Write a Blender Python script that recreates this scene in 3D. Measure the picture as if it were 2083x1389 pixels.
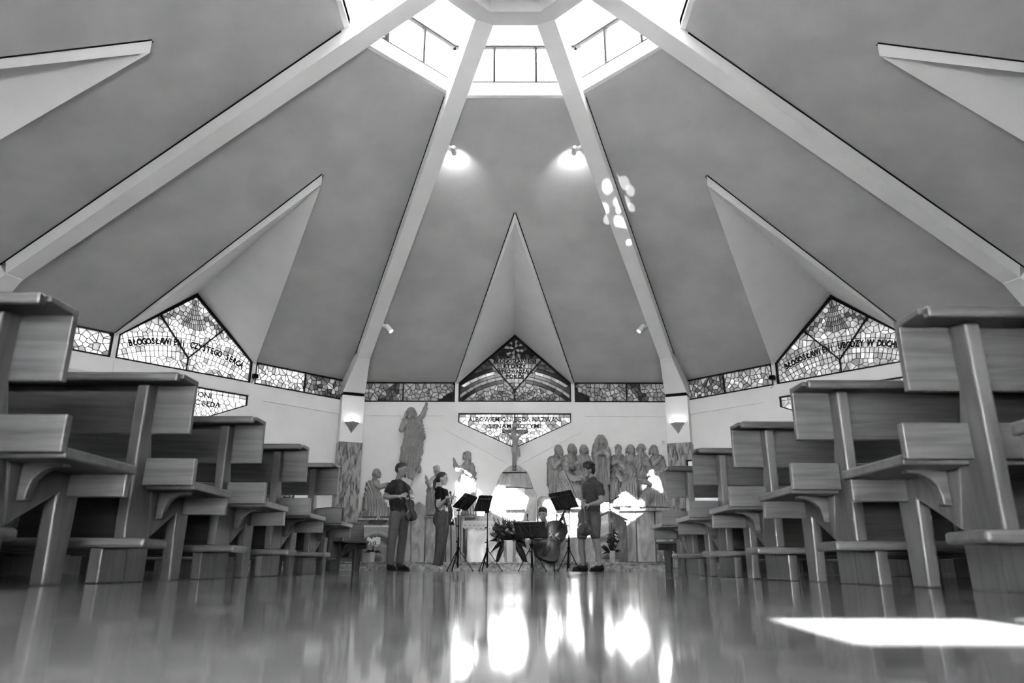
import bpy, bmesh, math, random
import numpy as np
from mathutils import Vector, Matrix, Euler, Quaternion

for _o in list(bpy.data.objects): bpy.data.objects.remove(_o)
SC = bpy.context.scene
COL = SC.collection
rad = math.radians
sin, cos, pi = math.sin, math.cos, math.pi

# ------------------------------------------------------------------ camera
CF, CPITCH, CROLL, CYAW = 1460.0, .3038, .003, -.0018
CAM_O = Vector((-.037, 0, .07))
_r = Vector((1, 0, 0)); _f = Vector((0, cos(CPITCH), sin(CPITCH))); _u = Vector((0, -sin(CPITCH), cos(CPITCH)))
_r, _u = cos(CROLL)*_r + sin(CROLL)*_u, -sin(CROLL)*_r + cos(CROLL)*_u
_Z = Matrix.Rotation(CYAW, 3, 'Z')
_r, _u, _f = _Z @ _r, _Z @ _u, _Z @ _f
camd = bpy.data.cameras.new('camera'); cam = bpy.data.objects.new('camera', camd); COL.objects.link(cam)
cam.matrix_world = Matrix(((_r.x, _u.x, -_f.x, CAM_O.x), (_r.y, _u.y, -_f.y, CAM_O.y), (_r.z, _u.z, -_f.z, CAM_O.z), (0, 0, 0, 1)))
camd.sensor_width = 36.0; camd.sensor_fit = 'HORIZONTAL'; camd.lens = CF*36.0/2083.0
camd.clip_start = .02; camd.clip_end = 200
camd.dof.use_dof = True; camd.dof.focus_distance = 12.5; camd.dof.aperture_fstop = 3.4
SC.camera = cam

def at(px, py, Y):
    """world point at depth Y seen at photo pixel (px, py)"""
    d = (px-1041.5)*_r + (694.5-py)*_u + CF*_f
    return CAM_O + d*((Y-CAM_O.y)/d.y)

# ------------------------------------------------------------------ sky, sun, exposure
SC.view_settings.view_transform = 'Standard'; SC.view_settings.look = 'None'
SC.view_settings.gamma = 1.0; SC.view_settings.use_curve_mapping = False
SC.view_settings.exposure = 2.7
W = bpy.data.worlds.new('world'); SC.world = W; W.use_nodes = True
W.node_tree.nodes['Background'].inputs[0].default_value = (1, 1, 1, 1)
W.node_tree.nodes['Background'].inputs[1].default_value = 9.0
SUN_DIR = Vector((.11, 1, -.602)).normalized()
sd = bpy.data.lights.new('sun', 'SUN'); sd.energy = 60; sd.angle = rad(.55)
sun = bpy.data.objects.new('sun', sd); COL.objects.link(sun)
sun.rotation_euler = SUN_DIR.to_track_quat('-Z', 'Y').to_euler(); sun.location = (0, -12, 14)

# ------------------------------------------------------------------ helpers
def tag(o, label=None, cat=None, group=None, kind=None):
    if label: o['label'] = label
    if cat: o['category'] = cat
    if group: o['group'] = group
    if kind: o['kind'] = kind
    return o

def empty(name, loc=(0, 0, 0), rz=0, parent=None):
    o = bpy.data.objects.new(name, None); COL.objects.link(o)
    o.empty_display_size = .1; o.location = loc; o.rotation_euler = (0, 0, rz)
    if parent: o.parent = parent
    return o

def thing(name, label, cat, loc=(0, 0, 0), rz=0, group=None):
    return tag(empty(name, loc, rz), label, cat, group)

def copy_tree(o, parent=None):
    c = o.copy(); COL.objects.link(c); c.parent = parent
    for ch in list(o.children): copy_tree(ch, c)
    return c

def link_mesh(name, me, m=None, parent=None, smooth=False, bevel=0):
    o = bpy.data.objects.new(name, me); COL.objects.link(o)
    if m is not None:
        me.materials.clear(); me.materials.append(m)
    if parent: o.parent = parent
    if smooth:
        me.polygons.foreach_set('use_smooth', [True]*len(me.polygons))
    if bevel:
        b = o.modifiers.new('bevel', 'BEVEL'); b.width = bevel; b.segments = 2; b.limit_method = 'ANGLE'
    return o

class G:
    def __init__(s): s.v = []; s.f = []
    def add(s, vs, fs):
        n = len(s.v); s.v += [tuple(v) for v in vs]; s.f += [tuple(i+n for i in f) for f in fs]; return s
    def box(s, x0, x1, y0, y1, z0, z1):
        return s.add([(x0,y0,z0),(x1,y0,z0),(x1,y1,z0),(x0,y1,z0),(x0,y0,z1),(x1,y0,z1),(x1,y1,z1),(x0,y1,z1)],
              [(0,3,2,1),(4,5,6,7),(0,1,5,4),(1,2,6,5),(2,3,7,6),(3,0,4,7)])
    def prism(s, poly, lo, hi, ax='y'):
        m = {'y': lambda p, t: (p[0], t, p[1]), 'z': lambda p, t: (p[0], p[1], t), 'x': lambda p, t: (t, p[0], p[1])}[ax]
        n = len(poly)
        ar = sum(poly[i][0]*poly[(i+1)%n][1]-poly[(i+1)%n][0]*poly[i][1] for i in range(n))
        if (ar < 0) != (ax == 'y'): poly = poly[::-1]
        return s.add([m(p, lo) for p in poly]+[m(p, hi) for p in poly],
              [tuple(range(n-1,-1,-1)), tuple(range(n, 2*n))]+[(i,(i+1)%n,(i+1)%n+n,i+n) for i in range(n)])
    def tube(s, pts, r, n=8, closed=False, sq=None):
        pts = [Vector(p) for p in pts]; k = len(pts)
        rs = r if isinstance(r, (list, tuple)) else [r]*k
        base = len(s.v); prev = None
        for i, p in enumerate(pts):
            t = (pts[min(i+1,k-1)]-pts[max(i-1,0)]).normalized()
            if prev is None:
                a = Vector((0,0,1)) if abs(t.z) < .9 else Vector((0,1,0))
                e1 = t.cross(a).normalized()
            else:
                e1 = (prev-t*prev.dot(t)).normalized()
            prev = e1; e2 = t.cross(e1)
            for j in range(n):
                q = 2*pi*j/n
                s.v.append(tuple(p+rs[i]*(cos(q)*e1+sin(q)*e2)))
        for i in range(k-1):
            for j in range(n):
                a = base+i*n+j; b = base+i*n+(j+1)%n
                s.f.append((a, b, b+n, a+n))
        s.f.append(tuple(base+j for j in range(n-1,-1,-1))); s.f.append(tuple(base+(k-1)*n+j for j in range(n)))
        return s
    def cone(s, p0, p1, r0, r1=None, n=8): return s.tube([p0, p1], [r0, r0 if r1 is None else r1], n)
    def bar(s, p0, p1, w, h, up=(0,0,1)):
        p0 = Vector(p0); p1 = Vector(p1); t = (p1-p0).normalized(); up = Vector(up)
        if abs(t.dot(up)) > .95: up = Vector((0,1,0))
        e = t.cross(up).normalized()*w/2; g = e.cross(t).normalized()*h/2
        return s.add([p0-e-g,p0+e-g,p0+e+g,p0-e+g,p1-e-g,p1+e-g,p1+e+g,p1-e+g],
              [(0,3,2,1),(4,5,6,7),(0,1,5,4),(1,2,6,5),(2,3,7,6),(3,0,4,7)][::1])
    def lathe(s, prof, n=20, c=(0,0,0), sx=1, sy=1):
        base = len(s.v); k = len(prof)
        for r, z in prof:
            for j in range(n):
                q = 2*pi*j/n; s.v.append((c[0]+sx*r*cos(q), c[1]+sy*r*sin(q), c[2]+z))
        for i in range(k-1):
            for j in range(n):
                a = base+i*n+j; b = base+i*n+(j+1)%n; s.f.append((a, b, b+n, a+n))
        s.f.append(tuple(base+j for j in range(n-1,-1,-1))); s.f.append(tuple(base+(k-1)*n+j for j in range(n)))
        return s
    def ell(s, c, r, n=14, m=9, rot=None):
        c = Vector(c); R = rot.to_matrix() if rot is not None else Matrix.Identity(3)
        base = len(s.v)
        for i in range(1, m):
            t = pi*i/m
            for j in range(n):
                q = 2*pi*j/n
                s.v.append(tuple(c+R@Vector((r[0]*sin(t)*cos(q), r[1]*sin(t)*sin(q), -r[2]*cos(t)))))
        b0 = len(s.v); s.v.append(tuple(c+R@Vector((0,0,-r[2])))); s.v.append(tuple(c+R@Vector((0,0,r[2]))))
        for i in range(m-2):
            for j in range(n):
                a = base+i*n+j; b = base+i*n+(j+1)%n; s.f.append((a, b, b+n, a+n))
        for j in range(n):
            s.f.append((b0, base+(j+1)%n, base+j)); s.f.append((b0+1, base+(m-2)*n+j, base+(m-2)*n+(j+1)%n))
        return s
    def rc(s, p0, p1, r0, r1, n=12):
        """round cone: tapered capsule"""
        p0 = Vector(p0); p1 = Vector(p1); d = p1-p0; L = d.length or 1e-6; t = d/L
        pts = []; rs = []
        for q in (-85, -55, -25): pts.append(p0+t*(r0*sin(rad(q)))); rs.append(r0*cos(rad(q)))
        pts.append(p0); rs.append(r0); pts.append(p1); rs.append(r1)
        for q in (25, 55, 85): pts.append(p1+t*(r1*sin(rad(q)))); rs.append(r1*cos(rad(q)))
        return s.tube(pts, rs, n)
    def mesh(s, name, off=None):
        me = bpy.data.meshes.new(name)
        vs = s.v if off is None else [(v[0]-off[0], v[1]-off[1], v[2]-off[2]) for v in s.v]
        me.from_pydata(vs, [], s.f); me.update(); return me
    def obj(s, name, m=None, parent=None, smooth=False, bevel=0, off=None):
        me = s.mesh(name, off)
        o = link_mesh(name, me, m, parent, smooth, bevel)
        if smooth and hasattr(me, 'set_sharp_from_angle'): me.set_sharp_from_angle(angle=rad(50))
        return o

_tmp = bpy.data.scenes.new('scratch')
def bake(me, mods):
    """mesh data after modifiers, evaluated in a scratch scene"""
    o = bpy.data.objects.new('t', me); _tmp.collection.objects.link(o)
    for typ, kw in mods:
        m = o.modifiers.new('m', typ)
        for k, v in kw.items(): setattr(m, k, v)
    vl = _tmp.view_layers[0]; vl.update(); dg = vl.depsgraph
    r = bpy.data.meshes.new_from_object(o.evaluated_get(dg))
    bpy.data.objects.remove(o); return r

def text_mesh(txt, size=1.0, extrude=.002, sx=1.0, bold=0.0, shear=0.0):
    cu = bpy.data.curves.new('t', 'FONT'); cu.body = txt; cu.size = size; cu.extrude = extrude
    cu.align_x = 'CENTER'; cu.offset = bold; cu.shear = shear; cu.resolution_u = 2
    o = bpy.data.objects.new('t', cu); _tmp.collection.objects.link(o)
    vl = _tmp.view_layers[0]; vl.update()
    me = bpy.data.meshes.new_from_object(o.evaluated_get(vl.depsgraph))
    vs = [(v.co.x*sx, v.co.y, v.co.z) for v in me.vertices]; fs = [tuple(p.vertices) for p in me.polygons]
    bpy.data.objects.remove(o); bpy.data.curves.remove(cu); bpy.data.meshes.remove(me)
    return vs, fs

# ------------------------------------------------------------------ materials
def _nodes(name):
    m = bpy.data.materials.new(name); m.use_nodes = True
    nt = m.node_tree; return m, nt, nt.nodes['Principled BSDF']
def g3(v): return (v, v, v, 1)
def mat(name, v, rough=.6, v2=None, scale=6.0, stretch=(1,1,1), rot=(0,0,0), detail=4, dist=0.0, spec=.5, bump=0.0, metal=0.0, lo=.35, hi=.65, coat=0.0, rough2=None, bscale=None):
    m, nt, b = _nodes(name); N = nt.nodes; L = nt.links
    b.inputs['Base Color'].default_value = g3(v); b.inputs['Roughness'].default_value = rough
    b.inputs['Specular IOR Level'].default_value = spec; b.inputs['Metallic'].default_value = metal
    if coat: b.inputs['Coat Weight'].default_value = coat; b.inputs['Coat Roughness'].default_value = .1
    if v2 is not None or bump:
        tc = N.new('ShaderNodeTexCoord'); mp = N.new('ShaderNodeMapping'); L.new(tc.outputs['Object'], mp.inputs[0])
        mp.inputs['Scale'].default_value = stretch; mp.inputs['Rotation'].default_value = rot
        nz = N.new('ShaderNodeTexNoise'); L.new(mp.outputs[0], nz.inputs['Vector'])
        nz.inputs['Scale'].default_value = scale; nz.inputs['Detail'].default_value = detail; nz.inputs['Distortion'].default_value = dist
        rp = N.new('ShaderNodeValToRGB'); L.new(nz.outputs[0], rp.inputs[0])
        rp.color_ramp.elements[0].position = lo; rp.color_ramp.elements[1].position = hi
        rp.color_ramp.elements[0].color = g3(v); rp.color_ramp.elements[1].color = g3(v if v2 is None else v2)
        if v2 is not None: L.new(rp.outputs[0], b.inputs['Base Color'])
        if rough2 is not None:
            mr = N.new('ShaderNodeMapRange'); L.new(nz.outputs[0], mr.inputs[0]); mr.inputs[1].default_value = lo; mr.inputs[2].default_value = hi
            mr.inputs[3].default_value = rough; mr.inputs[4].default_value = rough2; L.new(mr.outputs[0], b.inputs['Roughness'])
        if bump:
            n2 = nz
            if bscale:
                n2 = N.new('ShaderNodeTexNoise'); L.new(mp.outputs[0], n2.inputs['Vector']); n2.inputs['Scale'].default_value = bscale; n2.inputs['Detail'].default_value = 3
            bp = N.new('ShaderNodeBump'); bp.inputs['Strength'].default_value = bump; bp.inputs['Distance'].default_value = .01
            L.new(n2.outputs[0], bp.inputs['Height']); L.new(bp.outputs[0], b.inputs['Normal'])
    return m

M = {}
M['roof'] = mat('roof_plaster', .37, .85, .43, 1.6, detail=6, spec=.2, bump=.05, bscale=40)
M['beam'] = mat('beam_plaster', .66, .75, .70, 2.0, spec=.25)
M['wall'] = mat('wall_plaster', .78, .85, .82, 2.5, spec=.2, bump=.04, bscale=60)
M['gap_shade_lid'] = mat('gap_shade_and_lid', .008, .8, spec=.1)  # near-black painted shade for gaps and pillar recess; also colours the ring lid
M['lead'] = mat('lead_came', .003, .6, spec=.2)
M['wframe'] = mat('window_frame', .004, .5, spec=.2)
M['lframe'] = mat('lantern_frame', .012, .6, spec=.1)
M['white'] = mat('white_paint', .85, .5)
M['floor'] = mat('polished_floor', .085, .05, .20, 1.1, stretch=(1,.6,1), detail=8, dist=.8, spec=.6, rough2=.11)
M['granite'] = mat('granite', .05, .3, .30, 16.0, stretch=(1.2,1.2,.32), rot=(0,rad(22),0), detail=12, dist=.5, spec=.4, lo=.36, hi=.58)
M['slab'] = mat('stone_slab', .16, .35, .40, 2.2, stretch=(1.6,1.6,.7), detail=12, dist=1.6, spec=.4)
M['slab2'] = mat('stone_slab_dark', .11, .35, .27, 2.6, stretch=(1.6,1.6,.7), detail=12, dist=2.2, spec=.4)
def banded(name, v, v2):
    m, nt, b = _nodes(name); N = nt.nodes; L = nt.links; b.inputs['Roughness'].default_value = .28
    tc = N.new('ShaderNodeTexCoord'); wv = N.new('ShaderNodeTexWave'); L.new(tc.outputs['Object'], wv.inputs['Vector'])
    wv.wave_type = 'RINGS'; wv.rings_direction = 'Y'; wv.inputs['Scale'].default_value = .75; wv.inputs['Distortion'].default_value = 5.5; wv.inputs['Detail'].default_value = 4; wv.inputs['Detail Scale'].default_value = 1.3
    rp = N.new('ShaderNodeValToRGB'); L.new(wv.outputs[0], rp.inputs[0]); e = rp.color_ramp.elements
    e[0].color = g3(v); e[1].color = g3(v2); e[0].position = .05; e[1].position = .55
    q = rp.color_ramp.elements.new(.85); q.color = g3(v2*.75)
    L.new(rp.outputs[0], b.inputs['Base Color']); return m
M['onyx'] = banded('banded_stone', .07, .34)
M['step'] = mat('step_stone', .10, .4, .34, 14, stretch=(1,1,1), detail=10, dist=.4)
M['statue'] = mat('carved_limewood', .21, .6, .27, 5, detail=4, spec=.3)
M['wood'] = mat('pew_wood', .024, .46, .054, 4.0, stretch=(.6,6,9), detail=6, dist=.6, spec=.5, bump=.05)
M['woodv'] = mat('pew_wood_upright', .024, .46, .054, 4.0, stretch=(9,6,.6), detail=6, dist=.6, spec=.5, bump=.05)
M['black'] = mat('black_metal', .003, .55, spec=.06)
M['chrome'] = mat('chrome', .6, .25, metal=1.0)

def glass_clear(name, t=.95):
    m, nt, b = _nodes(name); N = nt.nodes; L = nt.links; N.remove(b)
    tr = N.new('ShaderNodeBsdfTransparent'); tr.inputs[0].default_value = g3(t)
    gl = N.new('ShaderNodeBsdfGlossy'); gl.inputs['Roughness'].default_value = .03
    mx = N.new('ShaderNodeMixShader'); mx.inputs[0].default_value = .06
    L.new(tr.outputs[0], mx.inputs[1]); L.new(gl.outputs[0], mx.inputs[2]); L.new(mx.outputs[0], N['Material Output'].inputs[0])
    return m
def glass_stained(name, t, var=.25):
    """coloured cathedral glass: scatters daylight through, weak gloss"""
    m, nt, b = _nodes(name); N = nt.nodes; L = nt.links; N.remove(b)
    tc = N.new('ShaderNodeTexCoord'); nz = N.new('ShaderNodeTexNoise'); nz.inputs['Scale'].default_value = 9; nz.inputs['Detail'].default_value = 3
    L.new(tc.outputs['Object'], nz.inputs['Vector'])
    rp = N.new('ShaderNodeValToRGB'); L.new(nz.outputs[0], rp.inputs[0])
    rp.color_ramp.elements[0].position = .3; rp.color_ramp.elements[1].position = .7
    rp.color_ramp.elements[0].color = g3(t*(1-var)); rp.color_ramp.elements[1].color = g3(min(1, t*(1+var)))
    tl = N.new('ShaderNodeBsdfTranslucent'); L.new(rp.outputs[0], tl.inputs[0])
    gl = N.new('ShaderNodeBsdfGlossy'); gl.inputs['Roughness'].default_value = .12; gl.inputs[0].default_value = g3(.8)
    mx = N.new('ShaderNodeMixShader'); mx.inputs[0].default_value = .04
    L.new(tl.outputs[0], mx.inputs[1]); L.new(gl.outputs[0], mx.inputs[2]); L.new(mx.outputs[0], N['Material Output'].inputs[0])
    return m
M['clear'] = glass_clear('clear_glass')
M['frosted'] = glass_stained('frosted_glass', .9, .05)
GL = [glass_stained('stained_glass_%d' % i, t) for i, t in enumerate((.015, .029, .045, .065, .087, .112, .145, .19, .245, .32, .40))]
# ------------------------------------------------------------------ the octagonal church
CX, CY = 0.0, 6.83
AW = 8.55                      # apothem of the wall plane
VA = [-22.5, 23.23, 67.5, 112.5, 157.5, 202.5, 247.5, 292.5]     # azimuth of the eight pillars
def facet(k):
    a = VA[k % 8]; b = VA[(k+1) % 8]
    if b < a: b += 360
    return rad((a+b)/2), rad((b-a)/2)
def FM(k):
    Mz, _ = facet(k)
    return Matrix(((cos(Mz), sin(Mz), 0, CX), (-sin(Mz), cos(Mz), 0, CY), (0, 0, 1, 0), (0, 0, 0, 1)))
def RMx(j):
    a = rad(VA[j]); return Matrix(((cos(a), sin(a), 0, CX), (-sin(a), cos(a), 0, CY), (0, 0, 1, 0), (0, 0, 0, 1)))
SIDE = ['front', 'front_right', 'right', 'back_right', 'back', 'back_left', 'left', 'front_left']
ZR0 = 3.94; SL = .4265                                            # roof plane: z at the wall, rise per metre inward
def zroof(a): return ZR0 + (AW-a)*SL
LA = 2.118                                                        # apothem of the lantern opening
BAND0, BAND1 = 3.50, 3.94
GW = 1.225; GTOP = 5.0
LOWER = [(-GW, 3.25), (-GW, 3.045), (0, 2.485), (GW, 3.045), (GW, 3.25)]

fl = G().prism([(9.7*sin(rad(q)), CY+9.7*cos(rad(q))) for q in VA], -.2, 0, 'z').obj('floor', M['floor'])
tag(fl, 'polished marble floor mirroring the sanctuary', kind='structure')

ceil = tag(empty('ceiling', (CX, CY, 4.0)), 'faceted octagonal ceiling of plaster panels between radiating beams', kind='structure')
ceil_inv = Matrix.Translation((-CX, -CY, -4.0))
def in_ceiling(o, mw): o.parent = ceil; o.matrix_local = ceil_inv @ mw; return o

for k in range(8):
    Mz, hf = facet(k); th = math.tan(hf); MW = FM(k)
    Wd = AW*th
    wr = empty('wall_'+SIDE[k]); wr.matrix_world = MW; tag(wr, 'white plastered wall on the %s side' % SIDE[k].replace('_', ' '), kind='structure')
    g = G()
    y0, y1 = AW, AW+.22
    Lw = Wd+.12
    if k == 4:                                                    # the back wall opens for the door and the added screen
        g.box(-Lw, -.9, y0, y1, 0, 2.485); g.box(2.25, Lw, y0, y1, 0, 2.485); g.box(-.9, .2, y0, y1, 2.1, 2.485); g.box(.2, 2.25, y0, y1, 1.6, 2.485)
    else:
        g.box(-Lw, Lw, y0, y1, 0, 2.485)
    g.prism([(-Lw, 2.485), (0, 2.485), (-GW, 3.045), (-GW, 3.25), (-Lw, 3.25)], y0, y1)
    g.prism([(Lw, 2.485), (0, 2.485), (GW, 3.045), (GW, 3.25), (Lw, 3.25)], y0, y1)
    g.box(-Lw, Lw, y0, y1, 3.25, BAND0)
    g.obj('plaster_body', M['wall'], wr)
    if k not in (0,):
        bb = tag(empty('baseboard_'+SIDE[k]), 'dark wooden panelling along the foot of the %s wall' % SIDE[k].replace('_', ' '), kind='structure'); bb.matrix_world = MW
        for u0, u1 in ([(-Wd+.25, Wd-.25)] if k != 4 else [(-Wd+.25, -.92), (2.27, Wd-.25)]):
            G().box(u0, u1, y0-.03, y0-.002, 0, .72).obj('panel', M['woodv'], bb)
            G().box(u0, u1, y0-.045, y0-.002, .72, .76).obj('cap_rail', M['wood'], bb)
    for s in (-1, 1):
        g = G().prism([(s*Lw, 3.19), (s*1.53, 3.19), (s*1.53, 2.90), (s*.004, 2.085), (s*.004, 2.485), (s*GW, 3.045), (s*GW, 3.25), (s*(GW+.02), 3.25), (s*(GW+.02), 3.495), (s*Lw, 3.495)], y0-.028, y0)
        g.obj('raised_field', M['wall'], wr)
        G().box(*sorted((s*(GW+.01), s*(GW+.085))), y0-.03, y1, BAND0, BAND1+.02).obj('mullion_post', M['wall'], wr)
    G().box(-GW-.02, GW+.02, y0-.05, y0, 3.25, 3.495).obj('lintel', M['wall'], wr)
    # roof panel with the triangular dormer opening
    wt = LA*th; ap = 4.16
    for s in (-1, 1):
        p2 = [(s*(Wd+.0), AW+.0), (s*1.30, AW), (0, ap), (0, LA), (s*wt, LA)]
        g = G()
        n = len(p2); lo = [(u, a, zroof(a)) for u, a in p2]; hi = [(u, a, zroof(a)+.10) for u, a in p2]
        f = [tuple(range(n)), tuple(range(2*n-1, n-1, -1))]+[(i, i+n, (i+1)%n+n, (i+1)%n) for i in range(n)]
        if s > 0: f = [q[::-1] for q in f]
        g.add(lo+hi, f)
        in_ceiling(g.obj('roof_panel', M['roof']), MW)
        # dormer cheek and the plaster return along its edge
        rz = -.17
        A = (0, ap, zroof(ap)); B = (s*1.30, AW, zroof(AW)); A2 = (0, ap, zroof(ap)+rz); B2 = (s*1.30, AW, zroof(AW)+rz*.4)
        T = (0, AW+.02, GTOP+.06); A3 = (0, ap+.25, zroof(ap+.25)+rz+.0)
        g = G().add([A, B, B2, A2], [(0, 1, 2, 3)] if s > 0 else [(3, 2, 1, 0)])
        in_ceiling(g.obj('dormer_edge', M['beam']), MW)
        e_ = Vector((s*.012, -.004, -.004)); in_ceiling(G().bar(Vector(A)+e_, Vector(B)+e_, .012, .012).obj('shadow_gap_strip', M['gap_shade_lid']), MW)  # dark bar standing in for the shadow line along the dormer edge
        g = G().add([A2, B2, T], [(0, 1, 2)] if s > 0 else [(2, 1, 0)])
        up = [(A2[0], A2[1], A2[2]+.2), (B2[0]+s*.1, B2[1], B2[2]+.2), (T[0], T[1], T[2]+.2)]
        g.add(up, [(2, 1, 0)] if s > 0 else [(0, 1, 2)])
        in_ceiling(g.obj('dormer_cheek', M['beam']), MW)
    g = G()
    for s in (-1, 1):
        g.bar((s*1.40, AW+.06, 3.94), (s*-.05, AW+.06, 5.17), .20, .10, (0, 1, 0))
    in_ceiling(g.obj('dormer_head', M['wframe']), MW)
    # plaster over the stained glass line: closes the eaves
    g = G()
    for s in (-1, 1):
        g.box(*sorted((s*(GW+.03), s*(Wd+.12))), AW, AW+.3, BAND1+.0, BAND1+.2)
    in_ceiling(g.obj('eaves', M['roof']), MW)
    # lantern drum
    g = G()
    g.box(-wt-.1, wt+.1, LA, LA+.12, zroof(LA)-.03, 6.87)
    g.box(-wt-.1, wt+.1, LA, LA+.12, 7.54, 7.75)
    in_ceiling(g.obj('lantern_wall', M['white']), MW)
    t8 = math.tan(hf)
    g = G().add([(-(LA+.12)*t8, LA+.12, 7.58), ((LA+.12)*t8, LA+.12, 7.58), (0, 0, 8.15),
                 (-(LA+.12)*t8, LA+.12, 7.70), ((LA+.12)*t8, LA+.12, 7.70), (0, 0, 8.30)], [(0,2,1),(3,4,5),(0,1,4,3),(1,2,5,4),(2,0,3,5)])
    in_ceiling(g.obj('lantern_soffit', M['white']), MW)

# lantern windows, ring beam
wn = 0
def win_root(k, label, z, a):
    global wn
    wn += 1
    r = empty('window_%d' % wn); r.matrix_world = FM(k) @ Matrix.Translation((0, a, z)); tag(r, label, kind='structure'); return r
for k in range(8):
    Mz, hf = facet(k); wt = LA*math.tan(hf)
    r = win_root(k, 'clear lantern window high under the roof, %s side' % SIDE[k].replace('_', ' '), 6.87, LA)
    z1 = .67
    g = G().box(-wt, wt, .01, .06, 0, .035).box(-wt, wt, .01, .06, z1-.035, z1)
    g.obj('frame', M['lframe'], r)
    for u in (-.31, .31): G().box(u-.018, u+.018, .01, .06, .035, z1-.035).obj('mullion', M['lframe'], r)
    for u0, u1 in ((-wt+.01, -.328), (-.292, .292), (.328, wt-.01)):
        if k == 7 and u0 < -1e-6 and u1 < 0:                       # the casement that stands ajar
            c = empty('casement', (u1, .03, .035), rad(-16), r)
            w = u1-u0
            G().box(-w, 0, -.015, .015, 0, .03).box(-w, 0, -.015, .015, z1-.10, z1-.07).box(-w, -w+.03, -.015, .015, .03, z1-.10).box(-.03, 0, -.015, .015, .03, z1-.10).obj('casement_frame', M['wframe'], c)
            G().box(-w+.03, -.03, -.003, .003, .03, z1-.10).obj('pane', M['clear'], c)
            continue
        G().box(u0, u1, .03, .036, .035, z1-.035).obj('pane', M['clear'], r)
    L = bpy.data.lights.new('portal', 'AREA'); L.shape = 'RECTANGLE'; L.size = 2*wt; L.size_y = .70; L.cycles.is_portal = True
    o = bpy.data.objects.new('portal', L); COL.objects.link(o)
    o.matrix_world = FM(k) @ Matrix.Translation((0, LA+.14, 7.205)) @ Matrix.Rotation(rad(-90), 4, 'X')

def octring(ro, ri, z0, z1):
    g = G(); n = 8
    for R, z in ((ro, z0), (ri, z0), (ri, z1), (ro, z1)):
        for q in VA: g.v.append((R*sin(rad(q)), R*cos(rad(q)), z-4))
    for l in range(4):
        for j in range(n):
            a = l*n+j; b = l*n+(j+1)%n; c = ((l+1)%4)*n+(j+1)%n; d = ((l+1)%4)*n+j
            g.f.append((a, b, c, d))
    return g
octring(1.10, .83, 6.93, 7.28).obj('ring_beam', M['beam'], ceil)
octring(.83, .02, 7.20, 7.30).obj('ring_lid', M['gap_shade_lid'], ceil)
octring(.80, .70, 7.12, 7.20).obj('ring_vent', M['wframe'], ceil)

# beams, knees, pillars
KR, KZ, RR, RZ = 8.02, 4.15, 1.0, 6.945
PR = 8.86
for j in range(8):
    MW = RMx(j); bw = .128
    dz = (RZ-KZ)/(KR-RR)
    hgt = .36
    g = G().prism([(KR, KZ), (RR, RZ), (RR, RZ+hgt), (KR+.1, KZ+hgt-.04)], -bw, bw, 'x')
    in_ceiling(g.obj('roof_beam', M['beam']), MW)
    # flared knee between beam and pillar
    pw = .235
    A = [(-bw, KR, KZ), (bw, KR, KZ), (pw, PR, 3.62), (-pw, PR, 3.62)]
    Bk = [(-bw, KR+.35, KZ+.32), (bw, KR+.35, KZ+.32), (pw, PR+.5, 3.98), (-pw, PR+.5, 3.98)]
    D = [(pw, PR+.5, 3.62), (-pw, PR+.5, 3.62)]
    g = G().add(A+Bk+D, [(3,2,1,0), (0,1,5,4), (1,2,8,6,5), (0,4,7,9,3), (4,5,6,7), (3,9,8,2), (7,6,8,9)])
    in_ceiling(g.obj('beam_knee', M['beam']), MW)
    in_ceiling(G().bar((-bw, KR-.004, KZ-.002), (bw, KR-.004, KZ-.002), .014, .008).obj('knee_joint', M['white']), MW)
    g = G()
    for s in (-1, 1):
        # thin dark strip painted in as the shadow gap between roof panel and beam
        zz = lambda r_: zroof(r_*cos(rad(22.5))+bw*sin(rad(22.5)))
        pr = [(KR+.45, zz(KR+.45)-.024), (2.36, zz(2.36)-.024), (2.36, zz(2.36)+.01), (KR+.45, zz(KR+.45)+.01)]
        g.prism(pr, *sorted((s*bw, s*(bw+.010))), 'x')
    in_ceiling(g.obj('shadow_gap_strip', M['gap_shade_lid']), MW)
    p = empty('pillar'); p.matrix_world = MW @ Matrix.Translation((0, PR, 0)); tag(p, 'white pillar with granite foot between %s and %s walls' % (SIDE[(j-1)%8].replace('_',' '), SIDE[j].replace('_',' ')), kind='structure')
    G().box(-pw, pw, 0, .6, 2.555, 3.55).obj('shaft', M['wall'], p)
    G().box(-pw+.02, pw-.02, .02, .6, 3.55, 3.62).obj('recess', M['gap_shade_lid'], p)  # near-black colour stands in for the shadow inside the recess
    G().box(-pw-.012, pw+.012, -.02, .6, 0, 2.55).obj('granite_cladding', M['granite'], p)
# entrance doors in the back wall: two glazed leaves
d = empty('door_1'); d.matrix_world = FM(4) @ Matrix.Translation((-.35, AW, 0)); tag(d, 'panelled entrance door with small glazed lights behind the viewer', kind='structure')
DC = [(-.31, .04), (.10, .37)]; DR = [(1.03, 1.27), (1.41, 1.655)]
DR = [(.12, .50), (.58, 1.0), (1.10, 1.345), (1.495, 1.735)]
g = G(); zz = 0
for z0, z1 in DR+[(2.1, 2.1)]:
    g.box(-.55, .55, .02, .07, zz, z0); zz = z1
for z0, z1 in DR:
    g.box(-.55, -.31, .02, .07, z0, z1).box(-.02, .04, .02, .07, z0, z1).box(.33, .55, .02, .07, z0, z1)
g.obj('door_leaf', M['woodv'], d)
for z0, z1 in DR:
    for u0, u1 in ((-.31, -.02), (.04, .33)): G().box(u0, u1, .04, .046, z0, z1).obj('pane', M['clear'], d)
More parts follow.
